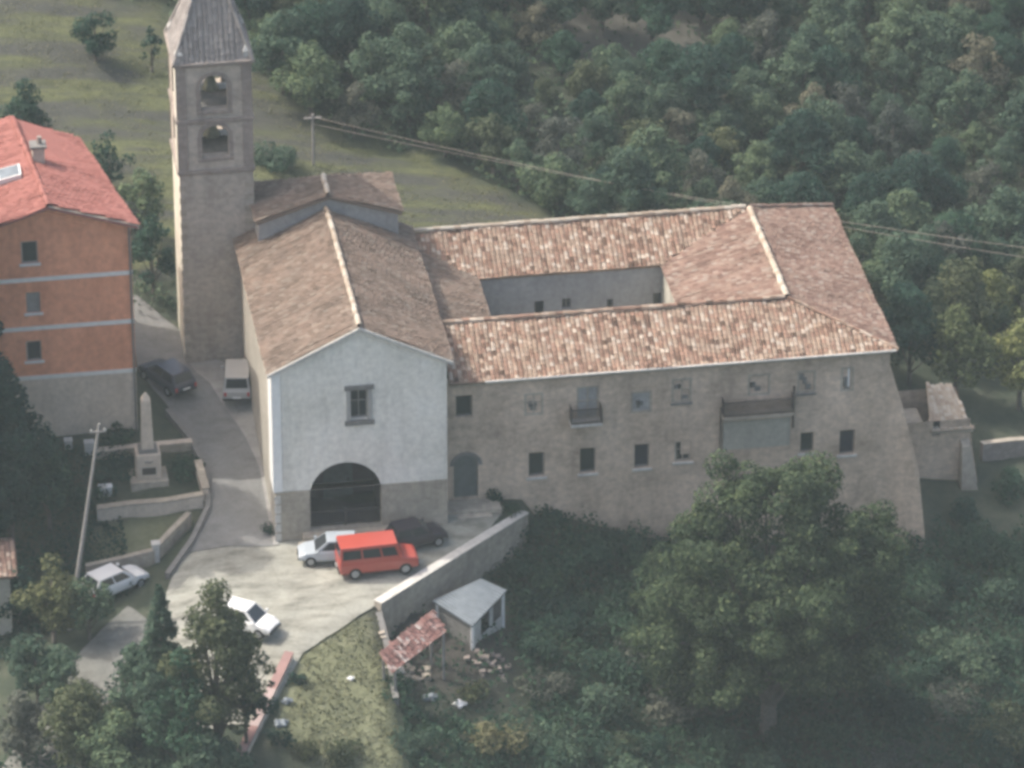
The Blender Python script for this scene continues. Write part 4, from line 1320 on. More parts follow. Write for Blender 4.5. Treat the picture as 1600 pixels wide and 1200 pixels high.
def make_car(name, label, cat, L, Wd, kind, body_mat, loc, rz, group):
    t_ = thing(name, label, cat, loc, 0, group)
    sv, t_.location = Vector(loc), Vector((0, 0, 0))
    w = Wd / 2
    K = {'van': dict(st=[(-.5, .45, 1.12, .95), (-.49, .34, 1.18, 1), (-.1, .3, 1.2, 1), (.26, .3, 1.19, 1), (.33, .3, 1.12, .99), (.47, .34, 1.02, .96), (.5, .42, .90, .9)],
                     cab=(-.494, .31, -.485, .235, 1.16, 2.06, .98, .90), wh=(-.31, .33), r=.36),
         'hatch': dict(st=[(-.5, .45, .80, .90), (-.47, .32, .92, .97), (-.2, .26, .92, 1), (.2, .26, .90, 1), (.4, .3, .80, .95), (.5, .4, .62, .85)],
                       cab=(-.485, .27, -.38, .05, .88, 1.47, .93, .74), wh=(-.31, .32), r=.31),
         'suv': dict(st=[(-.5, .5, .95, .93), (-.48, .38, 1.05, 1), (-.1, .34, 1.06, 1), (.22, .34, 1.04, 1), (.44, .38, .98, .96), (.5, .46, .82, .88)],
                     cab=(-.49, .25, -.44, .13, 1.02, 1.8, .95, .82), wh=(-.31, .32), r=.37)}[kind]
    mb = MB()
    rings = []
    for f, zb, zt, k in K['st']:
        x = f * L
        ww = w * k
        rings.append([(x, -ww * .88, zb), (x, -ww, zb + .14), (x, -ww, zt - .25), (x, -ww * .95, zt - .04), (x, -ww * .86, zt), (x, 0, zt + .03), (x, ww * .86, zt), (x, ww * .95, zt - .04), (x, ww, zt - .25), (x, ww, zb + .14), (x, ww * .88, zb)])
    n = 11
    vs = [p for r_ in rings for p in r_]
    fs = [(i * n + j, i * n + (j + 1) % n, (i + 1) * n + (j + 1) % n, (i + 1) * n + j) for i in range(len(rings) - 1) for j in range(n)]
    fs += [tuple(range(n)), tuple(range((len(rings) - 1) * n, len(rings) * n))]
    mb.add(vs, fs)
    b0, b1, r0, r1, zb, zt, kb, kt = K['cab']
    B = [(b0 * L, -w * kb, zb - .06), (b1 * L, -w * kb, zb - .06), (b1 * L, w * kb, zb - .06), (b0 * L, w * kb, zb - .06)]
    T = [(r0 * L, -w * kt, zt), (r1 * L, -w * kt, zt), (r1 * L, w * kt, zt), (r0 * L, w * kt, zt)]
    mb.hexa(B + T)
    mb.build('body', M[body_mat], t_, bevel=.05, smooth=False)

    def panel(nm, face, m0, m1, mat):
        p, nn = inset(face, m0, m1, .022)
        return MB().prism([q_ - nn * .5 for q_ in p], nn).build(nm, M[mat], t_)
    if kind == 'van':
        spans = [(.04, .34), (.37, .66), (.69, .93)]
    elif kind == 'suv':
        spans = [(.05, .30), (.33, .62), (.65, .92)]
    else:
        spans = [(.08, .48), (.52, .90)]
    for s0, s1 in spans:
        panel('side_window', [B[0], B[1], T[1], T[0]], (s0, s1), (.22, .80 if kind == 'van' else .88), 'glass')
        panel('side_window', [B[2], B[3], T[3], T[2]], (1 - s1, 1 - s0), (.22, .80 if kind == 'van' else .88), 'glass')
    panel('windscreen', [B[1], B[2], T[2], T[1]], (.06, .94), (.12, .92), 'glass')
    panel('rear_window', [B[3], B[0], T[0], T[3]], (.08, .92), (.25, .9), 'glass')
    for wx in K['wh']:
        for s_ in (-1, 1):
            r_ = K['r']
            mb = MB()
            y0, y1 = s_ * (w - .2), s_ * (w + .012)
            mb.tube((wx * L, y0, r_), (wx * L, y1, r_), r_, n=18)
            wh = mb.build('wheel', M['tyre'], t_)
            MB().tube((wx * L, y1 - s_ * .01, r_), (wx * L, y1 + s_ * .012, r_), r_ * .62, n=14).build('rim', M['rim'], wh)
    xf, xr = .5 * L, -.5 * L
    zf = K['st'][-1][2]
    zr = K['st'][0][2]
    for s_ in (-1, 1):
        MB().box(xf - .12, xf + .02, s_ * w * .62 - .15, s_ * w * .62 + .15, zf - .2, zf - .05).build('headlight', M['lamp'], t_, bevel=.02)
        MB().box(xr - .02, xr + .1, s_ * w * .80 - .08, s_ * w * .80 + .08, zr - .3, zr - .02).build('tail_light', M['tail'], t_, bevel=.02)
        MB().box(b1 * L - .25, b1 * L - .1, min(s_ * w * .98, s_ * (w + .17)), max(s_ * w * .98, s_ * (w + .17)), zb + .02, zb + .16).build('wing_mirror', M[body_mat], t_, bevel=.03)
    MB().box(xf - .1, xf + .06, -w * .82, w * .82, .36, .5).build('front_bumper', M['blackplastic'], t_, bevel=.03)
    MB().box(xr - .06, xr + .1, -w * .88, w * .88, .36, .52).build('rear_bumper', M['blackplastic'], t_, bevel=.03)
    MB().box(xr - .075, xr - .061, -.25, .25, .55, .66).build('number_plate', M['white'], t_)
    t_.location = sv
    t_.rotation_euler = (0, 0, rz)
    return t_


def put(px, py):
    g_ = ground(px, py)
    return (g_[0], g_[1], g_[2] + .13)


CARS = 'cars parked round the church'
p = ground(581, 880)
make_car('parked_van', 'bright red boxy van parked in front of the arched porch', 'van', 4.55, 1.72, 'van', 'red', (5.3, -3.95, h(5.3, -3.9) + .13), R(3), CARS)
make_car('parked_car', 'silver hatchback parked left of the red van', 'car', 3.7, 1.6, 'hatch', 'silver', (2.85, -2.35, h(2.8, -2.2) + .13), R(176), CARS)
make_car('parked_car', 'dark purplish car parked behind the red van near the wall', 'car', 3.4, 1.6, 'hatch', 'dark', (7.85, -1.7, h(7.85, -1.7) + .13), R(14), CARS)
make_car('parked_car', 'white hatchback half hidden behind the trees in the yard', 'car', 3.4, 1.55, 'hatch', 'offwhite', put(388, 985), R(-36), CARS)
make_car('parked_car', 'white car beside the garden wall left of the yard', 'car', 3.9, 1.6, 'hatch', 'offwhite', put(180, 925), R(32), CARS)
make_car('parked_car', 'pale grey off-roader at the foot of the bell tower', 'car', 4.0, 1.7, 'suv', 'greyvan', put(372, 612), R(82), CARS)
make_car('parked_car', 'dark blue car on the lane left of the bell tower', 'car', 4.0, 1.68, 'hatch', 'navy', put(262, 603), R(118), CARS)

# ------------------------------------------------------------------ shed, tile lean-to and odds and ends below the wall
s0 = at(738, 935, z=-1.2)
sx_, sy_ = s0[0], s0[1]
gz = h(sx_, sy_)
sd = thing('shed', 'small shed with pale blue-grey sheet roof and white posts below the retaining wall', 'shed', (sx_, sy_, gz))
C4 = [at(738, 978, z=-1.35), at(792, 922, z=-1.2), at(752, 904, z=-.9), at(676, 938, z=-1.05)]
mb = MB()
mb.hexa([q_ - V(0, 0, .1) for q_ in C4] + C4)
for f in np.linspace(.06, .94, 14):
    a_, b_ = C4[3] * (1 - f) + C4[2] * f, C4[0] * (1 - f) + C4[1] * f
    mb.tube(a_ + V(0, 0, .02), b_ + V(0, 0, .02), .035, n=5)
rf = mb.build('roof', M['metal'], sd)
cen = np.mean(C4, axis=0)
inn = [cen + (q_ - cen) * .88 for q_ in C4]
mb = MB()
for i, q_ in enumerate(inn):
    MB().box(q_[0] - .09, q_[0] + .09, q_[1] - .09, q_[1] + .09, h(q_[0], q_[1]) - .6, q_[2] - .12).build('post', M['white'], sd)
lowz = [max(h(q_[0], q_[1]), q_[2] - 3.0) for q_ in inn]


def sheetwall(nm, i, j, zf0, zf1, mat, s0=0.0, s1=1.0):
    a_, b_ = inn[i], inn[j]
    p_, q2 = a_ * (1 - s0) + b_ * s0, a_ * (1 - s1) + b_ * s1
    d_ = (q2 - p_)[:2]
    n_ = V(-d_[1], d_[0]) / np.linalg.norm(d_) * .03
    zt = (p_[2] + q2[2]) / 2 - .12
    za, zb_ = zt - zf1, zt - zf0
    MB().hexa([(p_[0] - n_[0], p_[1] - n_[1], za), (q2[0] - n_[0], q2[1] - n_[1], za), (q2[0] + n_[0], q2[1] + n_[1], za), (p_[0] + n_[0], p_[1] + n_[1], za),
               (p_[0] - n_[0], p_[1] - n_[1], zb_), (q2[0] - n_[0], q2[1] - n_[1], zb_), (q2[0] + n_[0], q2[1] + n_[1], zb_), (p_[0] + n_[0], p_[1] + n_[1], zb_)]).build(nm, M[mat], sd)


sheetwall('panel', 0, 1, .02, 2.6, 'concrete', .0, .26)
sheetwall('panel', 0, 1, 1.4, 2.5, 'concrete', .26, 1.0)
sheetwall('panel', 0, 1, .02, 1.4, 'concrete', .55, .66)
sheetwall('back_panel', 3, 2, .02, 2.6, 'wood')
sheetwall('back_panel', 2, 1, .02, 2.6, 'wood')
sheetwall('side_panel', 0, 3, .05, 2.6, 'dark_stone')

lz = max(h(*ground(x_, y_)[:2]) for x_, y_ in ((612, 1050), (692, 985), (600, 1030), (670, 975))) + .75
L4 = [at(614, 1050, z=lz), at(698, 985, z=lz), at(676, 952, z=lz + .75), at(594, 1018, z=lz + .75)]
lt = thing('lean_to', 'low lean-to with broken red tiles beside the dark bank wall', 'lean-to', tuple(np.mean(L4, axis=0) - V(0, 0, 1.2)))
tiled_roof('roof', L4, L4[0], L4[1], M['rust_tile'], lt, .08, .22, .33, seed=81)
for q_ in L4:
    cc = np.mean(L4, axis=0)
    e_ = cc + (q_ - cc) * .9
    MB().box(e_[0] - .07, e_[0] + .07, e_[1] - .07, e_[1] + .07, h(e_[0], e_[1]) - .5, e_[2] - .09).build('post', M['wood'], lt)

g = ground(640, 1058)
rr2 = random.Random(4)
for (x_, y_, n_, lab_) in ((632, 1052, 46, 'messy heap of pale rubble below the red tiled lean-to'), (760, 1035, 26, 'flat scatter of brownish rubble in front of the shed')):
    g = ground(x_, y_)
    rb = thing('rubble_pile', lab_, 'rubble', g)
    mb = MB()
    for _ in range(n_):
        a_, d_ = rr2.uniform(0, 6.28), rr2.random() ** .7
        cx_, cy_ = g[0] + d_ * 1.5 * math.cos(a_), g[1] + d_ * .9 * math.sin(a_)
        q_ = rr2.uniform(.07, .2)
        cz_ = h(cx_, cy_) + (1 - d_) * .3
        k_ = [rr2.uniform(.6, 1.3) for _ in range(8)]
        mb.hexa([(cx_ + sx_ * q_ * k_[i_], cy_ + sy_ * q_ * k_[i_], cz_ + sz_ * q_ * .6 * k_[i_]) for i_, (sx_, sy_, sz_) in enumerate(((-1, -1, -1), (1, -1, -1), (1, 1, -1), (-1, 1, -1), (-1, -1, 1), (1, -1, 1), (1, 1, 1), (-1, 1, 1)))])
    tag(mb.build('stones', M['trim'] if n_ < 40 else M['stone_plinth'], rb), kind='stuff')
rp_ = random.Random(8)


def sack(px, py, s_, label, mat='white', name='sack', cat='sack'):
    g_ = ground(px, py)
    o_ = thing(name, label, cat, g_)
    loc, o_.location = o_.location.copy(), Vector((0, 0, 0))
    for nm, ox, k_ in (('bag', 0.0, 1.0), ('fold', .32 * s_, .55)):
        bm = bmesh.new()
        bmesh.ops.create_icosphere(bm, subdivisions=3, radius=.42 * s_ * k_)
        for v_ in bm.verts:
            w_ = 1 + .22 * math.sin(v_.co.x * 13 / s_ + px) + .18 * math.sin(v_.co.y * 17 / s_ + py) + .12 * math.sin(v_.co.z * 23 / s_)
            v_.co = Vector((v_.co.x * w_ * 1.25 + ox, v_.co.y * w_ + ox * .4, max(-.1, v_.co.z * w_ * .55 + .1)))
        me = bpy.data.meshes.new(nm)
        bm.to_mesh(me)
        bm.free()
        me.materials.append(M[mat])
        b_ = bpy.data.objects.new(nm, me)
        COL.objects.link(b_)
        b_.parent = o_
    o_.location = loc
    return o_


sack(718, 1102, .7, 'bright white sack on the scrub below the shed')
sack(672, 1092, .7, 'pale blue-grey sack left of the bright white one', 'metal')
sack(548, 1062, .35, 'single small white sack on the light grass bank')
sack(448, 1098, .6, 'blue-grey sack at the foot of the red coped wall', 'metal')
sack(438, 1132, .7, 'lower blue-grey sack beside the red coped wall', 'metal')
g = ground(612, 1048)
pk_ = thing('plank_pile', 'short stack of pale planks at the low end of the red lean-to', 'planks', g)
for k in range(4):
    MB().box(g[0] - .9 + .1 * k, g[0] + .7 - .07 * k, g[1] - .3 + .04 * k, g[1] + .25, g[2] - .05 + .1 * k, g[2] + .04 + .1 * k).build('plank', M['sill'], pk_)
for (x, y, lab) in ((618, 938, 'left one of two pale buckets at the foot of the retaining wall'), (640, 932, 'right one of two pale buckets at the foot of the retaining wall')):
    g = ground(x, y)
    bk = thing('bucket', lab, 'bucket', g)
    MB().lathe(g, [(.2, 0), (.26, .42), (.23, .42), (.18, .04)], 12).build('pail', M['concrete'], bk)
    MB().lathe((g[0], g[1], g[2] + .42), [(.275, 0), (.275, .03)], 12).build('rim', M['sill'], bk)

# ------------------------------------------------------------------ vegetation


def unit(n):
    v = nrg.normal(size=(n, 3))
    return v / np.linalg.norm(v, axis=1, keepdims=True)


def leaves(pos, nrm, size, jitter=.8, aspect=.6):
    """quads at pos facing roughly nrm"""
    n = len(pos)
    nr = nrm + jitter * unit(n)
    nr /= np.linalg.norm(nr, axis=1, keepdims=True) + 1e-9
    t = np.cross(nr, unit(n))
    t /= np.linalg.norm(t, axis=1, keepdims=True) + 1e-9
    b = np.cross(nr, t)
    s_ = (size * nrg.uniform(.55, 1.3, n))[:, None]
    a_, c_ = t * s_, b * s_ * aspect
    q_ = np.stack([pos - a_, pos - c_ + nr * s_ * .15, pos + a_, pos + c_ + nr * s_ * .15], 1)
    return q_.reshape(-1, 3)


def clump_leaves(clumps, per, size, flatz=.8):
    P, N_ = [], []
    for c, r in clumps:
        k = max(8, int(per * r * r))
        d = unit(k)
        rad = r * (.55 + .5 * nrg.random(k) ** .6)
        P.append(np.array(c) + d * rad[:, None] * np.array([1, 1, flatz]))
        N_.append(d + np.array([0, 0, .35]))
    P, N_ = np.concatenate(P), np.concatenate(N_)
    return leaves(P, N_, size)


def make_tree(name, label, group, H, Rr, trunk_h, leaf, bark='bark', nclump=26, per=150, size=.2, seed=0, squash=1.0, lean=0.0, cat='tree', rough=0, leaders=None):
    global nrg
    nrg = np.random.default_rng(900 + seed)
    r_ = random.Random(900 + seed)
    t_ = thing(name, label, cat, (0, 0, 0), 0, group)
    cz = trunk_h + (H - trunk_h) * .5
    rz_ = (H - trunk_h) * .5
    clumps = []
    for k in range(nclump):
        d = np.array([r_.gauss(0, 1), r_.gauss(0, 1), r_.gauss(0, 1)])
        d /= np.linalg.norm(d)
        f = r_.uniform(.35, .95)
        rr_ = Rr * (r_.uniform(.12, .30) if rough else r_.uniform(.18, .40))
        f *= r_.uniform(.85, 1.18) if rough else r_.uniform(.9, 1.12)
        taper = 1.0 - (.55 if rough else .35) * max(0, d[2])
        clumps.append((np.array([d[0] * (Rr - rr_ * .5) * f * taper + lean * d[2], d[1] * (Rr - rr_ * .5) * f * taper, cz + d[2] * (rz_ - rr_ * .45) * f]), rr_))
    if leaders:
        clumps = []
        for lx, ly, lz, lr in leaders:
            for _ in range(int(5 + 3.2 * lr * lr)):
                d = np.array([r_.gauss(0, 1), r_.gauss(0, 1), r_.gauss(0, 1) * .8 + .15])
                d *= lr * r_.uniform(.3, 1.15) / np.linalg.norm(d)
                clumps.append((np.array([lx, ly, lz]) + d * np.array([1.1, 1.1, .85]), r_.uniform(.45, 1.1)))
    else:
        clumps.append((np.array([lean, 0, H - Rr * .28]), Rr * .3))
    cr = card_mesh('crown', clump_leaves(clumps, per * 1.6, size * .76), M[leaf], t_)
    mb = MB()
    tr = max(.1, Rr * .065)
    mb.tube((0, 0, -1.0), (0, 0, trunk_h), tr * 1.2, tr * .85, 8)
    mb.tube((0, 0, trunk_h), (lean * .3, 0, cz + rz_ * .3), tr * .85, tr * .3, 7)
    for k in range(0, len(clumps), 3 if not leaders else 11):
        c = clumps[k][0]
        mb.tube((0, 0, trunk_h * .75 + (cz - trunk_h) * r_.uniform(0, .6)), c, tr * .4, tr * .1, 5, cap=False)
    mb.build('trunk', M[bark], t_, smooth=True)
    return t_


def make_conifer(name, label, group, H, Rr, leaf, seed=0):
    global nrg
    nrg = np.random.default_rng(700 + seed)
    t_ = thing(name, label, 'tree', (0, 0, 0), 0, group)
    P, N_ = [], []
    nb = int(H * 16)
    for k in range(nb):
        f = (k + nrg.random()) / nb
        z = .6 + f * (H - .6)
        L_ = Rr * (1 - f) ** .85 * nrg.uniform(.7, 1.12) + .1
        a = nrg.uniform(0, 2 * math.pi)
        n = int(18 + 46 * L_)
        s_ = np.sqrt(nrg.random(n))
        rad = L_ * s_
        aa = a + nrg.normal(0, .20, n)
        P.append(np.c_[rad * np.cos(aa), rad * np.sin(aa), z - .28 * rad + .1 * rad * rad / max(L_, .3) + nrg.normal(0, .10, n)])
        N_.append(np.c_[np.cos(aa) * .5, np.sin(aa) * .5, np.full(n, .8)])
    P, N_ = np.concatenate(P), np.concatenate(N_)
    card_mesh('crown', leaves(P, N_, .16, .7, .42), M[leaf], t_)
    MB().tube((0, 0, -1), (0, 0, H * .93), .2 * H / 10 + .06, .03, 8).build('trunk', M['bark'], t_, smooth=True)
    return t_


def make_bush(name, label, group, Rr, Hh, leaf, seed=0, size=.15, per=190):
    global nrg
    nrg = np.random.default_rng(500 + seed)
    r_ = random.Random(500 + seed)
    t_ = thing(name, label, 'bush', (0, 0, 0), 0, group)
    cl = []
    for k in range(9):
        a, d = r_.uniform(0, 6.28), Rr * r_.uniform(.1, .75)
        rr_ = Rr * r_.uniform(.28, .48)
        cl.append((np.array([d * math.cos(a), d * math.sin(a), Hh * r_.uniform(.25, .75)]), rr_))
    card_mesh('foliage', clump_leaves(cl, per * 1.6, size * .76, Hh / Rr * .9), M[leaf], t_)
    mb = MB()
    for c, rr_ in cl[::2]:
        mb.tube((0, 0, -.4), c, .05, .015, 5)
    mb.build('stem', M['bark'], t_)
    return t_


used = set()


def place(proto, x, y, s_=1.0, rz=0.0, label=None, dz=0.0, sz=None):
    o_ = proto if proto.name not in used else copy_tree(proto)
    used.add(proto.name)
    o_.location = (x, y, h(x, y) + dz)
    o_.rotation_euler = (0, 0, rz)
    o_.scale = (s_, s_, sz or s_)
    if label:
        o_['label'] = label
    return o_


FG = 'trees of the wooded slope behind the convent'
FL = 'bushy green tree in the dense wood on the slope behind the convent'
protos = [make_tree('broadleaf_tree', FL, FG, 6.4, 2.9, 1.2, 'leaf_forest', nclump=24, seed=1, size=.19, per=200),
          make_tree('broadleaf_tree', FL, FG, 7.4, 2.6, 1.5, 'leaf_forest', nclump=24, seed=2, size=.19, per=200),
          make_tree('broadleaf_tree', FL, FG, 5.4, 3.1, .9, 'leaf_forest', nclump=26, seed=3, size=.18, per=200),
          make_tree('broadleaf_tree', FL, FG, 7.0, 3.0, 1.3, 'leaf_dark', nclump=26, seed=4, size=.19, per=200),
          make_tree('broadleaf_tree', FL, FG, 5.0, 2.3, .9, 'leaf_olive', nclump=20, seed=5, size=.17, per=200),
          make_tree('broadleaf_tree', FL, FG, 5.8, 2.7, 1.0, 'leaf_grey', nclump=26, seed=6, size=.18, per=190, rough=1)]


def screen(x, y, z):
    v_ = V(x, y, z) - CAM
    w_ = v_ @ fwd
    return 800 + F_PX * (v_ @ rgt) / w_, 600 - F_PX * (v_ @ upv) / w_


rf_ = random.Random(77)
pts = []
tries = 0
while tries < 20000 and len(pts) < 290:
    tries += 1
    x, y = rf_.uniform(-14, 72), rf_.uniform(22, 88)
    sx2, sy2 = screen(x, y, h(x, y) + 2.5)
    if not (-60 < sx2 < 1680 and -90 < sy2 < 640):
        continue
    if zone_field(np.array([x]), np.array([y]))[0] > .02:
        continue
    if x < 37.5 and y < 25:
        continue
    if bare_w(x, y) < .9 and rf_.random() < .92:
        continue
    if x > 38 and y < 30 and rf_.random() < .5:
        continue
    if any((x - a_) ** 2 + (y - b_) ** 2 < 2.45 ** 2 for a_, b_ in pts):
        continue
    pts.append((x, y))
    k = rf_.choices(range(6), (5, 4, 4, 4, 1.2, 4))[0]
    place(protos[k], x, y, rf_.uniform(.5, .95), rf_.uniform(0, 6.28), dz=-.2)
for pr_ in protos:
    if pr_.name not in used:
        place(pr_, 50, 60)

# single trees that stand out
def solo(px, py, *a, **k):
    g_ = ground(px, py)
    t_ = a[0]
    t_.location = (g_[0], g_[1], g_[2] - .1)
    t_.rotation_euler = (0, 0, k.get('rz', 0))
    return t_


solo(1200, 1150, make_tree('broadleaf_tree', 'tallest broad tree in front of the convent wall', None, 18.2, 7.9, 2.4, 'leaf_big', 'bark', per=230, size=.165, seed=21, rough=1, leaders=[(-3.0, 0, 12.4, 2.6), (.3, .5, 14.9, 2.5), (3.0, -.5, 13.6, 2.6), (-4.6, -.5, 9.4, 2.4), (5.0, 0, 10.2, 2.8), (0, -2, 10.5, 3.6), (-1.6, 1, 15.9, 1.6), (2.0, 1, 16.0, 1.6), (0, -1, 6.8, 3.8), (-3.0, -2, 6.2, 2.6), (3.6, -2, 6.6, 3.0), (-5.4, 0, 7.0, 1.7), (6.4, .4, 7.4, 2.0), (-4.0, .5, 14.0, 1.3), (5.2, .5, 12.8, 1.5)]))
solo(1110, 1095, make_tree('broadleaf_tree', 'lower sprawling tree with pale branches left of the tallest tree', None, 9.6, 4.4, 1.2, 'leaf_big', 'bark_pale', per=200, size=.16, seed=22, rough=1, leaders=[(-1.8, 0, 7.0, 1.5), (1.2, .3, 8.0, 1.7), (-2.6, -.5, 4.8, 1.7), (2.6, -.6, 5.6, 2.0), (0, -1, 4.8, 2.3), (-1, -1.2, 2.9, 2.0), (3.6, 0, 3.4, 1.6)]))
solo(1290, 1100, make_tree('broadleaf_tree', 'broad dark tree joined to the right side of the tallest tree', None, 8.6, 4.0, 1.4, 'leaf_weed', 'bark', nclump=64, per=190, size=.17, seed=70, rough=1))
solo(1035, 985, make_tree('broadleaf_tree', 'low olive tree between the convent wall and the sprawling tree', None, 6.0, 2.3, .8, 'leaf_big', 'bark', nclump=40, per=190, size=.15, seed=71, rough=1))
solo(1492, 625, make_tree('broadleaf_tree', 'yellow-green tree right above the ruined annex', None, 6.8, 2.7, 1.6, 'leaf_yellow', nclump=22, per=150, size=.19, seed=23))
solo(1592, 640, make_tree('broadleaf_tree', 'yellow-olive tree cut by the right picture edge', None, 6.5, 2.6, 1.4, 'leaf_yellow', nclump=22, per=150, size=.19, seed=24))
solo(1500, 545, make_tree('broadleaf_tree', 'olive green rounded tree above the yellow-green tree', None, 6.2, 2.9, 1.3, 'leaf_olive', nclump=24, per=170, size=.19, seed=25))
for x_, y_, H_, R_, lf_, lab_, sd_ in ((1455, 560, 5.4, 2.2, 'leaf_olive', 'olive tree close behind the convent corner beside the dark one', 72), (1545, 540, 5.6, 2.4, 'leaf_yellow', 'sunlit yellow-green tree up the slope from the annex', 73),
                                       (1600, 520, 6.0, 2.5, 'leaf_olive', 'olive tree at the right picture edge above the yellow-olive one', 74), (1470, 470, 5.6, 2.4, 'leaf_grey', 'grey-green tree above the olive trees on the right', 75)):
    solo(x_, y_, make_tree('broadleaf_tree', lab_, None, H_, R_, 1.1, lf_, nclump=34, per=180, size=.17, seed=sd_, rough=1))
solo(1420, 600, make_tree('broadleaf_tree', 'dark green tree just behind the right corner of the convent', None, 6.8, 2.6, 1.0, 'leaf_dark', nclump=24, per=190, size=.19, seed=26))
solo(1400, 500, make_tree('broadleaf_tree', 'grey-green tree beyond the right roof edge of the convent', None, 6.4, 2.8, 1.0, 'leaf_forest', nclump=24, per=190, size=.19, seed=27))
solo(42, 255, make_tree('broadleaf_tree', 'dark pointed leafy tree rising behind the coral red roof', None, 6.0, 1.9, .8, 'leaf_dark', nclump=30, per=180, size=.16, seed=76))
solo(172, 300, make_tree('broadleaf_tree', 'dark shrubby tree along the right edge of the coral red roof', None, 4.4, 1.7, .6, 'leaf_dark', nclump=24, per=180, size=.16, seed=77, rough=1))
solo(205, 425, make_tree('broadleaf_tree', 'dull green tree close to the right wall of the apartment house', None, 5.0, 1.6, .6, 'leaf_grey', nclump=24, per=180, size=.16, seed=78, rough=1))
solo(240, 470, make_tree('broadleaf_tree', 'dark tree between the orange apartment house and the tower', None, 6.0, 1.7, 1.0, 'leaf_dark', nclump=22, per=190, size=.18, seed=28))
solo(225, 385, make_tree('broadleaf_tree', 'green tree behind the dark tree left of the tower', None, 5.5, 1.9, .8, 'leaf_forest', nclump=20, per=180, size=.18, seed=29))
solo(238, 112, make_tree('broadleaf_tree', 'small dark lone tree on the field left of the spire', None, 3.4, .9, .5, 'leaf_dark', nclump=12, per=230, size=.15, seed=30))
solo(150, 95, make_tree('broadleaf_tree', 'dark round bushy tree on the upper field', None, 3.6, 2.0, .5, 'leaf_dark', nclump=16, per=200, size=.16, seed=31))
solo(440, 262, make_bush('hedge_bush', 'grey-green bush on the field right of the tower', None, 2.0, 1.5, 'leaf_forest', 3))
solo(395, 60, make_tree('broadleaf_tree', 'dark green tree right of the spire at the wood edge', None, 5.4, 2.2, .8, 'leaf_dark', nclump=20, per=180, size=.18, seed=32))
# left dark trees and conifers at the lower left
for k, (x, y, H_, R_, lab) in enumerate((  # tall trees out of view, placed and sized to shade the lane
        (-17.7, 4.4, 24.0, 3.6, 'tall dark tree added past the left picture edge to shade the lane'),
        (-19.2, 9.6, 30.0, 4.0, 'tallest dark tree, added for lane shade, beside the left wall of the apartment house'),
        (-20.8, 6.0, 28.0, 4.2, 'tall tree added for lane shade beyond the left picture edge behind two dark trees'),
        (-17.4, .6, 15.0, 3.2, 'dark tree at the left picture edge above the cottage roof'))):
    t_ = make_tree('broadleaf_tree', lab, None, H_, R_, 2.5, 'leaf_dark', nclump=80, per=260, size=.26, seed=47 + k)
    t_.location = (x, y, h(x, y) - .2)
solo(60, 1100, make_tree('broadleaf_tree', 'grey-green tree beside the dusty lane at the lower left', None, 4.6, 2.0, .7, 'leaf_forest', nclump=24, per=180, size=.18, seed=60))
solo(140, 1000, make_tree('broadleaf_tree', 'small grey-green tree right of the pole foot', None, 4.2, 1.7, .6, 'leaf_forest', nclump=22, per=180, size=.17, seed=61))
solo(215, 1110, make_tree('broadleaf_tree', 'dark small tree left of the pointed conifer', None, 4.6, 1.6, .6, 'leaf_dark', nclump=22, per=180, size=.17, seed=62))
solo(20, 880, make_tree('broadleaf_tree', 'large dark tree at the left edge below the apartment house', None, 12.0, 3.2, 2.0, 'leaf_dark', nclump=46, per=170, size=.21, seed=33))
solo(78, 830, make_tree('broadleaf_tree', 'dark bushy tree right of the large left edge tree', None, 6.8, 2.1, 1.2, 'leaf_dark', nclump=28, per=180, size=.19, seed=34))
solo(85, 1005, make_tree('broadleaf_tree', 'olive topped tree beside the foot of the leaning pole', None, 6.0, 2.2, .9, 'leaf_olive', nclump=28, per=180, size=.18, seed=35))
solo(30, 985, make_tree('broadleaf_tree', 'dark tree next to the pink roofed cottage', None, 4.4, 1.6, .6, 'leaf_dark', nclump=20, per=190, size=.17, seed=46))
solo(258, 1190, make_conifer('conifer_tree', 'green conifer with pointed top in front of the yard', None, 11.2, 2.8, 'leaf_forest', 2))
solo(342, 1195, make_tree('broadleaf_tree', 'tall loose tree with sunlit yellowish top hiding the rear of the white hatchback', None, 11.8, 3.1, 1.2, 'leaf_olive', nclump=80, per=190, size=.18, seed=63, rough=1))
solo(385, 1175, make_tree('broadleaf_tree', 'lower dark tree right of the sunlit yellowish tree', None, 7.6, 1.9, .8, 'leaf_dark', nclump=40, per=180, size=.17, seed=66, rough=1))
solo(100, 1130, make_tree('broadleaf_tree', 'grey-green round tree on the near side of the dusty lane', None, 5.2, 2.2, .7, 'leaf_forest', nclump=34, per=170, size=.18, seed=67, rough=1))
solo(35, 1190, make_tree('broadleaf_tree', 'dull green tree in the lower left corner', None, 4.6, 2.2, .7, 'leaf_grey', nclump=30, per=170, size=.18, seed=68, rough=1))
solo(292, 1230, make_tree('broadleaf_tree', 'dark leafy tree between the pointed conifer and the sunlit tree', None, 9.0, 2.4, 1.0, 'leaf_dark', nclump=40, per=150, size=.18, seed=64, rough=1))
solo(215, 1165, make_tree('broadleaf_tree', 'grey-green tree left of the pointed conifer', None, 6.6, 2.1, .8, 'leaf_forest', nclump=34, per=150, size=.18, seed=65, rough=1))
solo(130, 1215, make_tree('broadleaf_tree', 'bushy tree with yellow-green top at the lower left', None, 6.6, 2.5, .8, 'leaf_olive', nclump=30, per=180, size=.18, seed=36))
solo(190, 1225, make_tree('broadleaf_tree', 'dark green shrubby tree at the bottom edge left of the conifers', None, 5.0, 2.6, .6, 'leaf_forest', nclump=28, per=180, size=.18, seed=37))
solo(330, 1262, make_tree('broadleaf_tree', 'grey-green tree at the bottom edge under the conifers', None, 4.8, 2.5, .6, 'leaf_forest', nclump=28, per=180, size=.18, seed=38))
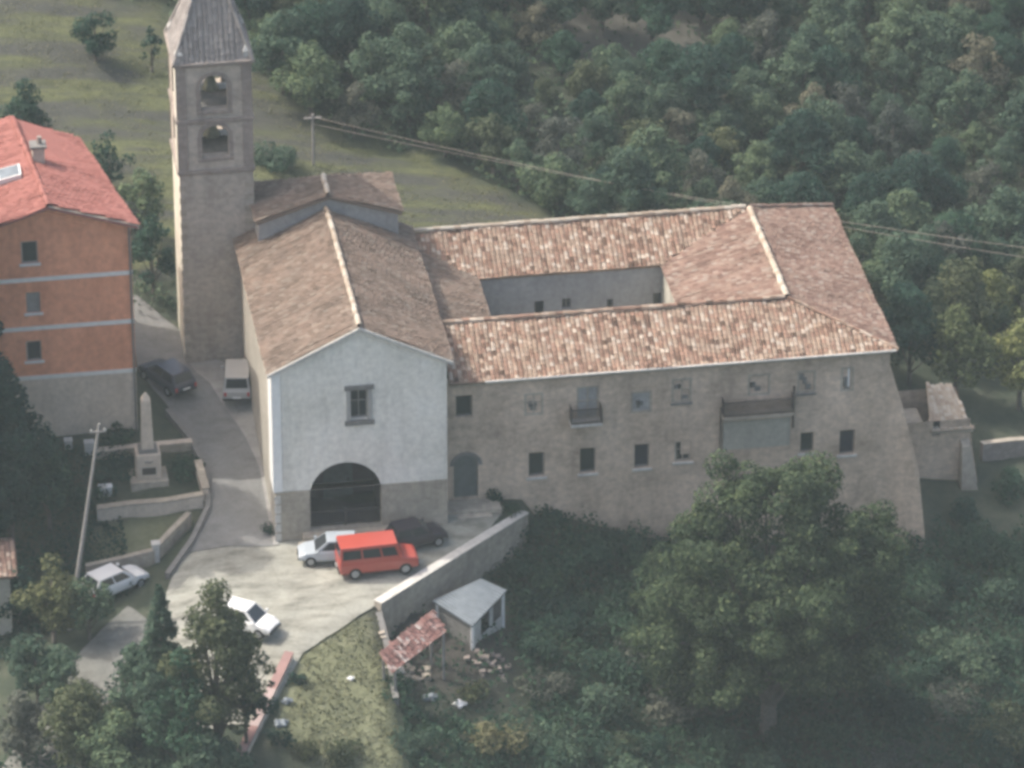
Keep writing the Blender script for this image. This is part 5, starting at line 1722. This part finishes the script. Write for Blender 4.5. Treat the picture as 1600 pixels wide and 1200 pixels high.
BG = 'bushes on the green slope below the convent'
BL = 'rounded green bush among others on the slope below the convent'
bp = [make_bush('bush', BL, BG, 1.9, 1.9, 'leaf_weed', 60, .17, 170), make_bush('bush', BL, BG, 1.6, 2.3, 'leaf_forest', 61, .17, 170), make_bush('bush', BL, BG, 2.1, 1.6, 'leaf_grey', 62, .17, 160),
      make_bush('bush', BL, BG, 1.5, 1.8, 'leaf_dark', 63, .16, 190)]
rb_ = random.Random(19)
bpts = []
for _ in range(4000):
    if len(bpts) >= 46:
        break
    x, y = rb_.uniform(13, 50), rb_.uniform(-27, 3)
    sx2, sy2 = screen(x, y, h(x, y) + 1)
    if not (830 < sx2 < 1640 and 800 < sy2 < 1230) or side(np.array([x]), np.array([y]))[0] < 1.6 or y > 1.6 - .9 and x < 40:
        continue
    if any((x - a_) ** 2 + (y - b_) ** 2 < 2.3 ** 2 for a_, b_ in bpts):
        continue
    bpts.append((x, y))
    place(bp[rb_.choices(range(4), (4, 3, 2, 3))[0]], x, y, rb_.uniform(.6, 1.15), rb_.uniform(0, 6.28), dz=-.1)
for i, (x, y, R_, H_, lf, lab) in enumerate([
        (1215, 1165, 1.5, 1.6, 'leaf_weed', 'bush at the foot of the tallest tree'),
        (540, 1190, 1.5, 1.4, 'leaf_olive', 'olive bush at the bottom of the light grass bank'),
        (640, 1170, 1.8, 1.5, 'leaf_forest', 'dusty green bush below the red lean-to'),
        (735, 1090, 1.1, 1.0, 'leaf_olive', 'rounded olive bush right below the shed'),
        (770, 1170, 2.0, 1.6, 'leaf_dry', 'dry yellowish bush at the bottom below the sacks'),
        (860, 1180, 2.0, 1.7, 'leaf_forest', 'green bush at the bottom right of the dry bush'),
        (960, 1190, 1.9, 1.6, 'leaf_olive', 'pale olive bush at the bottom below the sprawling tree'),
        (900, 880, 2.2, 1.6, 'leaf_dark', 'dark bush against the foot of the convent wall'),
        (850, 960, 2.3, 1.7, 'leaf_dark', 'dark bush right of the retaining wall end'),
        (960, 980, 2.4, 1.8, 'leaf_weed', 'broad green bush on the slope below the convent'),
        (845, 835, 1.6, 1.5, 'leaf_dark', 'dark green bush against the convent wall nearest the side door'),
        (960, 862, 1.9, 1.6, 'leaf_weed', 'green bush against the convent wall farther from the side door'),
        (800, 900, 1.7, 1.6, 'leaf_dark', 'dark bush hugging the end of the retaining wall'),
        (1420, 930, 2.6, 2.0, 'leaf_weed', 'broad green bush below the right corner of the convent'),
        (1540, 870, 2.8, 2.2, 'leaf_weed', 'wide green bush at the right edge below the annex'),
        (1500, 1040, 2.6, 2.0, 'leaf_forest', 'green bush on the lower right slope'),
        (1575, 770, 1.8, 1.5, 'leaf_weed', 'bush in front of the pale low wall at the right edge'),
        (1500, 810, 1.6, 1.3, 'leaf_dark', 'dark bush under the buttress of the stone annex'),
        (1400, 1120, 2.3, 1.8, 'leaf_dark', 'dark bush right of the tallest tree trunk'),
        (1560, 1160, 2.4, 1.8, 'leaf_olive', 'olive bush in the lower right corner'),
        (765, 785, .9, .9, 'leaf_dark', 'dark little bush beside the arched side door'),
        (800, 800, .7, .6, 'leaf_weed', 'low plant at the end of the retaining wall'),
        (190, 690, 1.2, 1.1, 'leaf_dark', 'dark bush at the foot of the apartment house'),
        (175, 735, 1.5, .9, 'leaf_dark', 'dark low bush left of the memorial pedestal'),
        (285, 735, 1.3, .9, 'leaf_weed', 'low bush right of the memorial pedestal'),
        (130, 790, 1.3, 1.3, 'leaf_dark', 'dark bush left of the memorial terrace'),
        (418, 835, .45, .8, 'leaf_weed', 'small plant growing at the left corner of the church front'),
        (160, 330, 1.7, 1.5, 'leaf_olive', 'olive bush on the field left of the tower'),
        (410, 1110, .9, .9, 'leaf_dark', 'dark bush left of the red coped wall'),
        (462, 1068, .7, .8, 'leaf_dark', 'small dark bush right of the upper end of the red coped wall'),
        (440, 1160, .9, .9, 'leaf_dark', 'dark bush right of the lower part of the red coped wall'),
        (470, 1180, 1.1, 1.0, 'leaf_olive', 'pale bush right of the red coped wall'),
        (620, 1085, 1.3, 1.0, 'leaf_dark', 'dark bush under the low end of the red lean-to')]):
    solo(x, y, make_bush('bush', lab, None, R_, H_, lf, 100 + i))

# ground cover nobody could count
nrg = np.random.default_rng(3)


def cover(name, n, region, hfun, leaf, size, kind='stuff'):
    P = region(n)
    z = hz(P[:, 0], P[:, 1])
    hh = hfun(P[:, 0], P[:, 1])
    zz = z + hh * nrg.random(len(P)) ** .7
    pos = np.c_[P, zz]
    nr = np.tile(np.array([0, 0, 1.0]), (len(P), 1))
    o_ = card_mesh(name, leaves(pos, nr, size, 1.1, .6), M[leaf])
    return tag(o_, kind=kind)


def lump(x, y, s_=1.0):
    return .5 + .35 * np.sin(x * .9 * s_ + 1.3 * np.sin(y * .7 * s_)) * np.cos(y * 1.1 * s_ + .8 * np.sin(x * .5 * s_)) + .25 * np.sin(x * 2.3 * s_ + y * 1.7 * s_)


def reg_front(n):
    x, y = nrg.uniform(4.5, 52, n), nrg.uniform(-34, 9, n)
    d = side(x, y)
    k = (d > .3) & ((y < 1.75) | (x > 39.3)) & ~((y > 6.5) & (x < 45.5))
    dens = np.where((x < 13) & (y > -13.5), .22, 1.0)
    k &= nrg.random(n) < dens
    return np.c_[x, y][k]


def reg_wood(n):
    x, y = nrg.uniform(-16, 74, n), nrg.uniform(21, 90, n)
    zf = zone_field(x, y)
    k = (zf < .3) & ~((x < 38) & (y < 21.5)) & (nrg.random(n) > .85 * np.exp(-bare_w(x, y) ** 2))
    return np.c_[x, y][k]


def reg_left(n):
    x, y = nrg.uniform(-24, -5.5, n), nrg.uniform(-30, 10, n)
    k = ((x < -8.5) & (y < 10)) & ~((y < -3) & (x > -24) & (np.abs((x + 8) * .62 - (y + 5.5)) < 3.6))
    return np.c_[x, y][k]


def reg_strip(n):
    x, y = nrg.uniform(-1.5, 5, n), nrg.uniform(-34, -8.2, n)
    k = (side(x, y) < -.1) & (x > .4 + .62 * (y + 10.2) * .5) & ~((x < 4.4 - (-7.6 - y) * 1.35) & (y > -11))
    return np.c_[x, y][k]


def reg_field(n):
    x, y = nrg.uniform(-14, 24, n), nrg.uniform(24, 82, n)
    k = (zone_field(x, y) > .5) & (lump(x, y, .45) + .3 * nrg.random(n) > .45)
    return np.c_[x, y][k]


cover('undergrowth', 150000, reg_front, lambda x, y: np.clip(1.5 * lump(x, y), .12, 1.8), 'leaf_weed', .145)
cover('undergrowth', 120000, reg_wood, lambda x, y: np.clip(2.6 * lump(x, y, .8), .3, 2.8), 'leaf_forest', .17)
cover('undergrowth', 40000, reg_left, lambda x, y: np.clip(1.0 * lump(x, y), .1, 1.2), 'leaf_dark', .13)
cover('grass', 60000, reg_field, lambda x, y: np.clip(.16 * lump(x, y, 1.1), .01, .16), 'leaf_dry', .065)
cover('grass', 9000, reg_strip, lambda x, y: np.clip(.25 * lump(x, y, 1.3), .03, .25), 'leaf_dry', .09)

# ------------------------------------------------------------------ air
hzb = MB().box(-640, 640, -640, 640, float(hz(40, -88)[0]) - 12, 175).build('haze', bpy.data.materials.new('haze'))
tag(hzb, kind='stuff')
hm = hzb.data.materials[0]
hm.use_nodes = True
t = hm.node_tree
t.nodes.clear()
out = node(t, 'ShaderNodeOutputMaterial')
pv = node(t, 'ShaderNodeVolumePrincipled')
pv.inputs['Color'].default_value = (.80, .93, .95, 1)
pv.inputs['Density'].default_value = .00019
t.links.new(pv.outputs[0], out.inputs['Volume'])
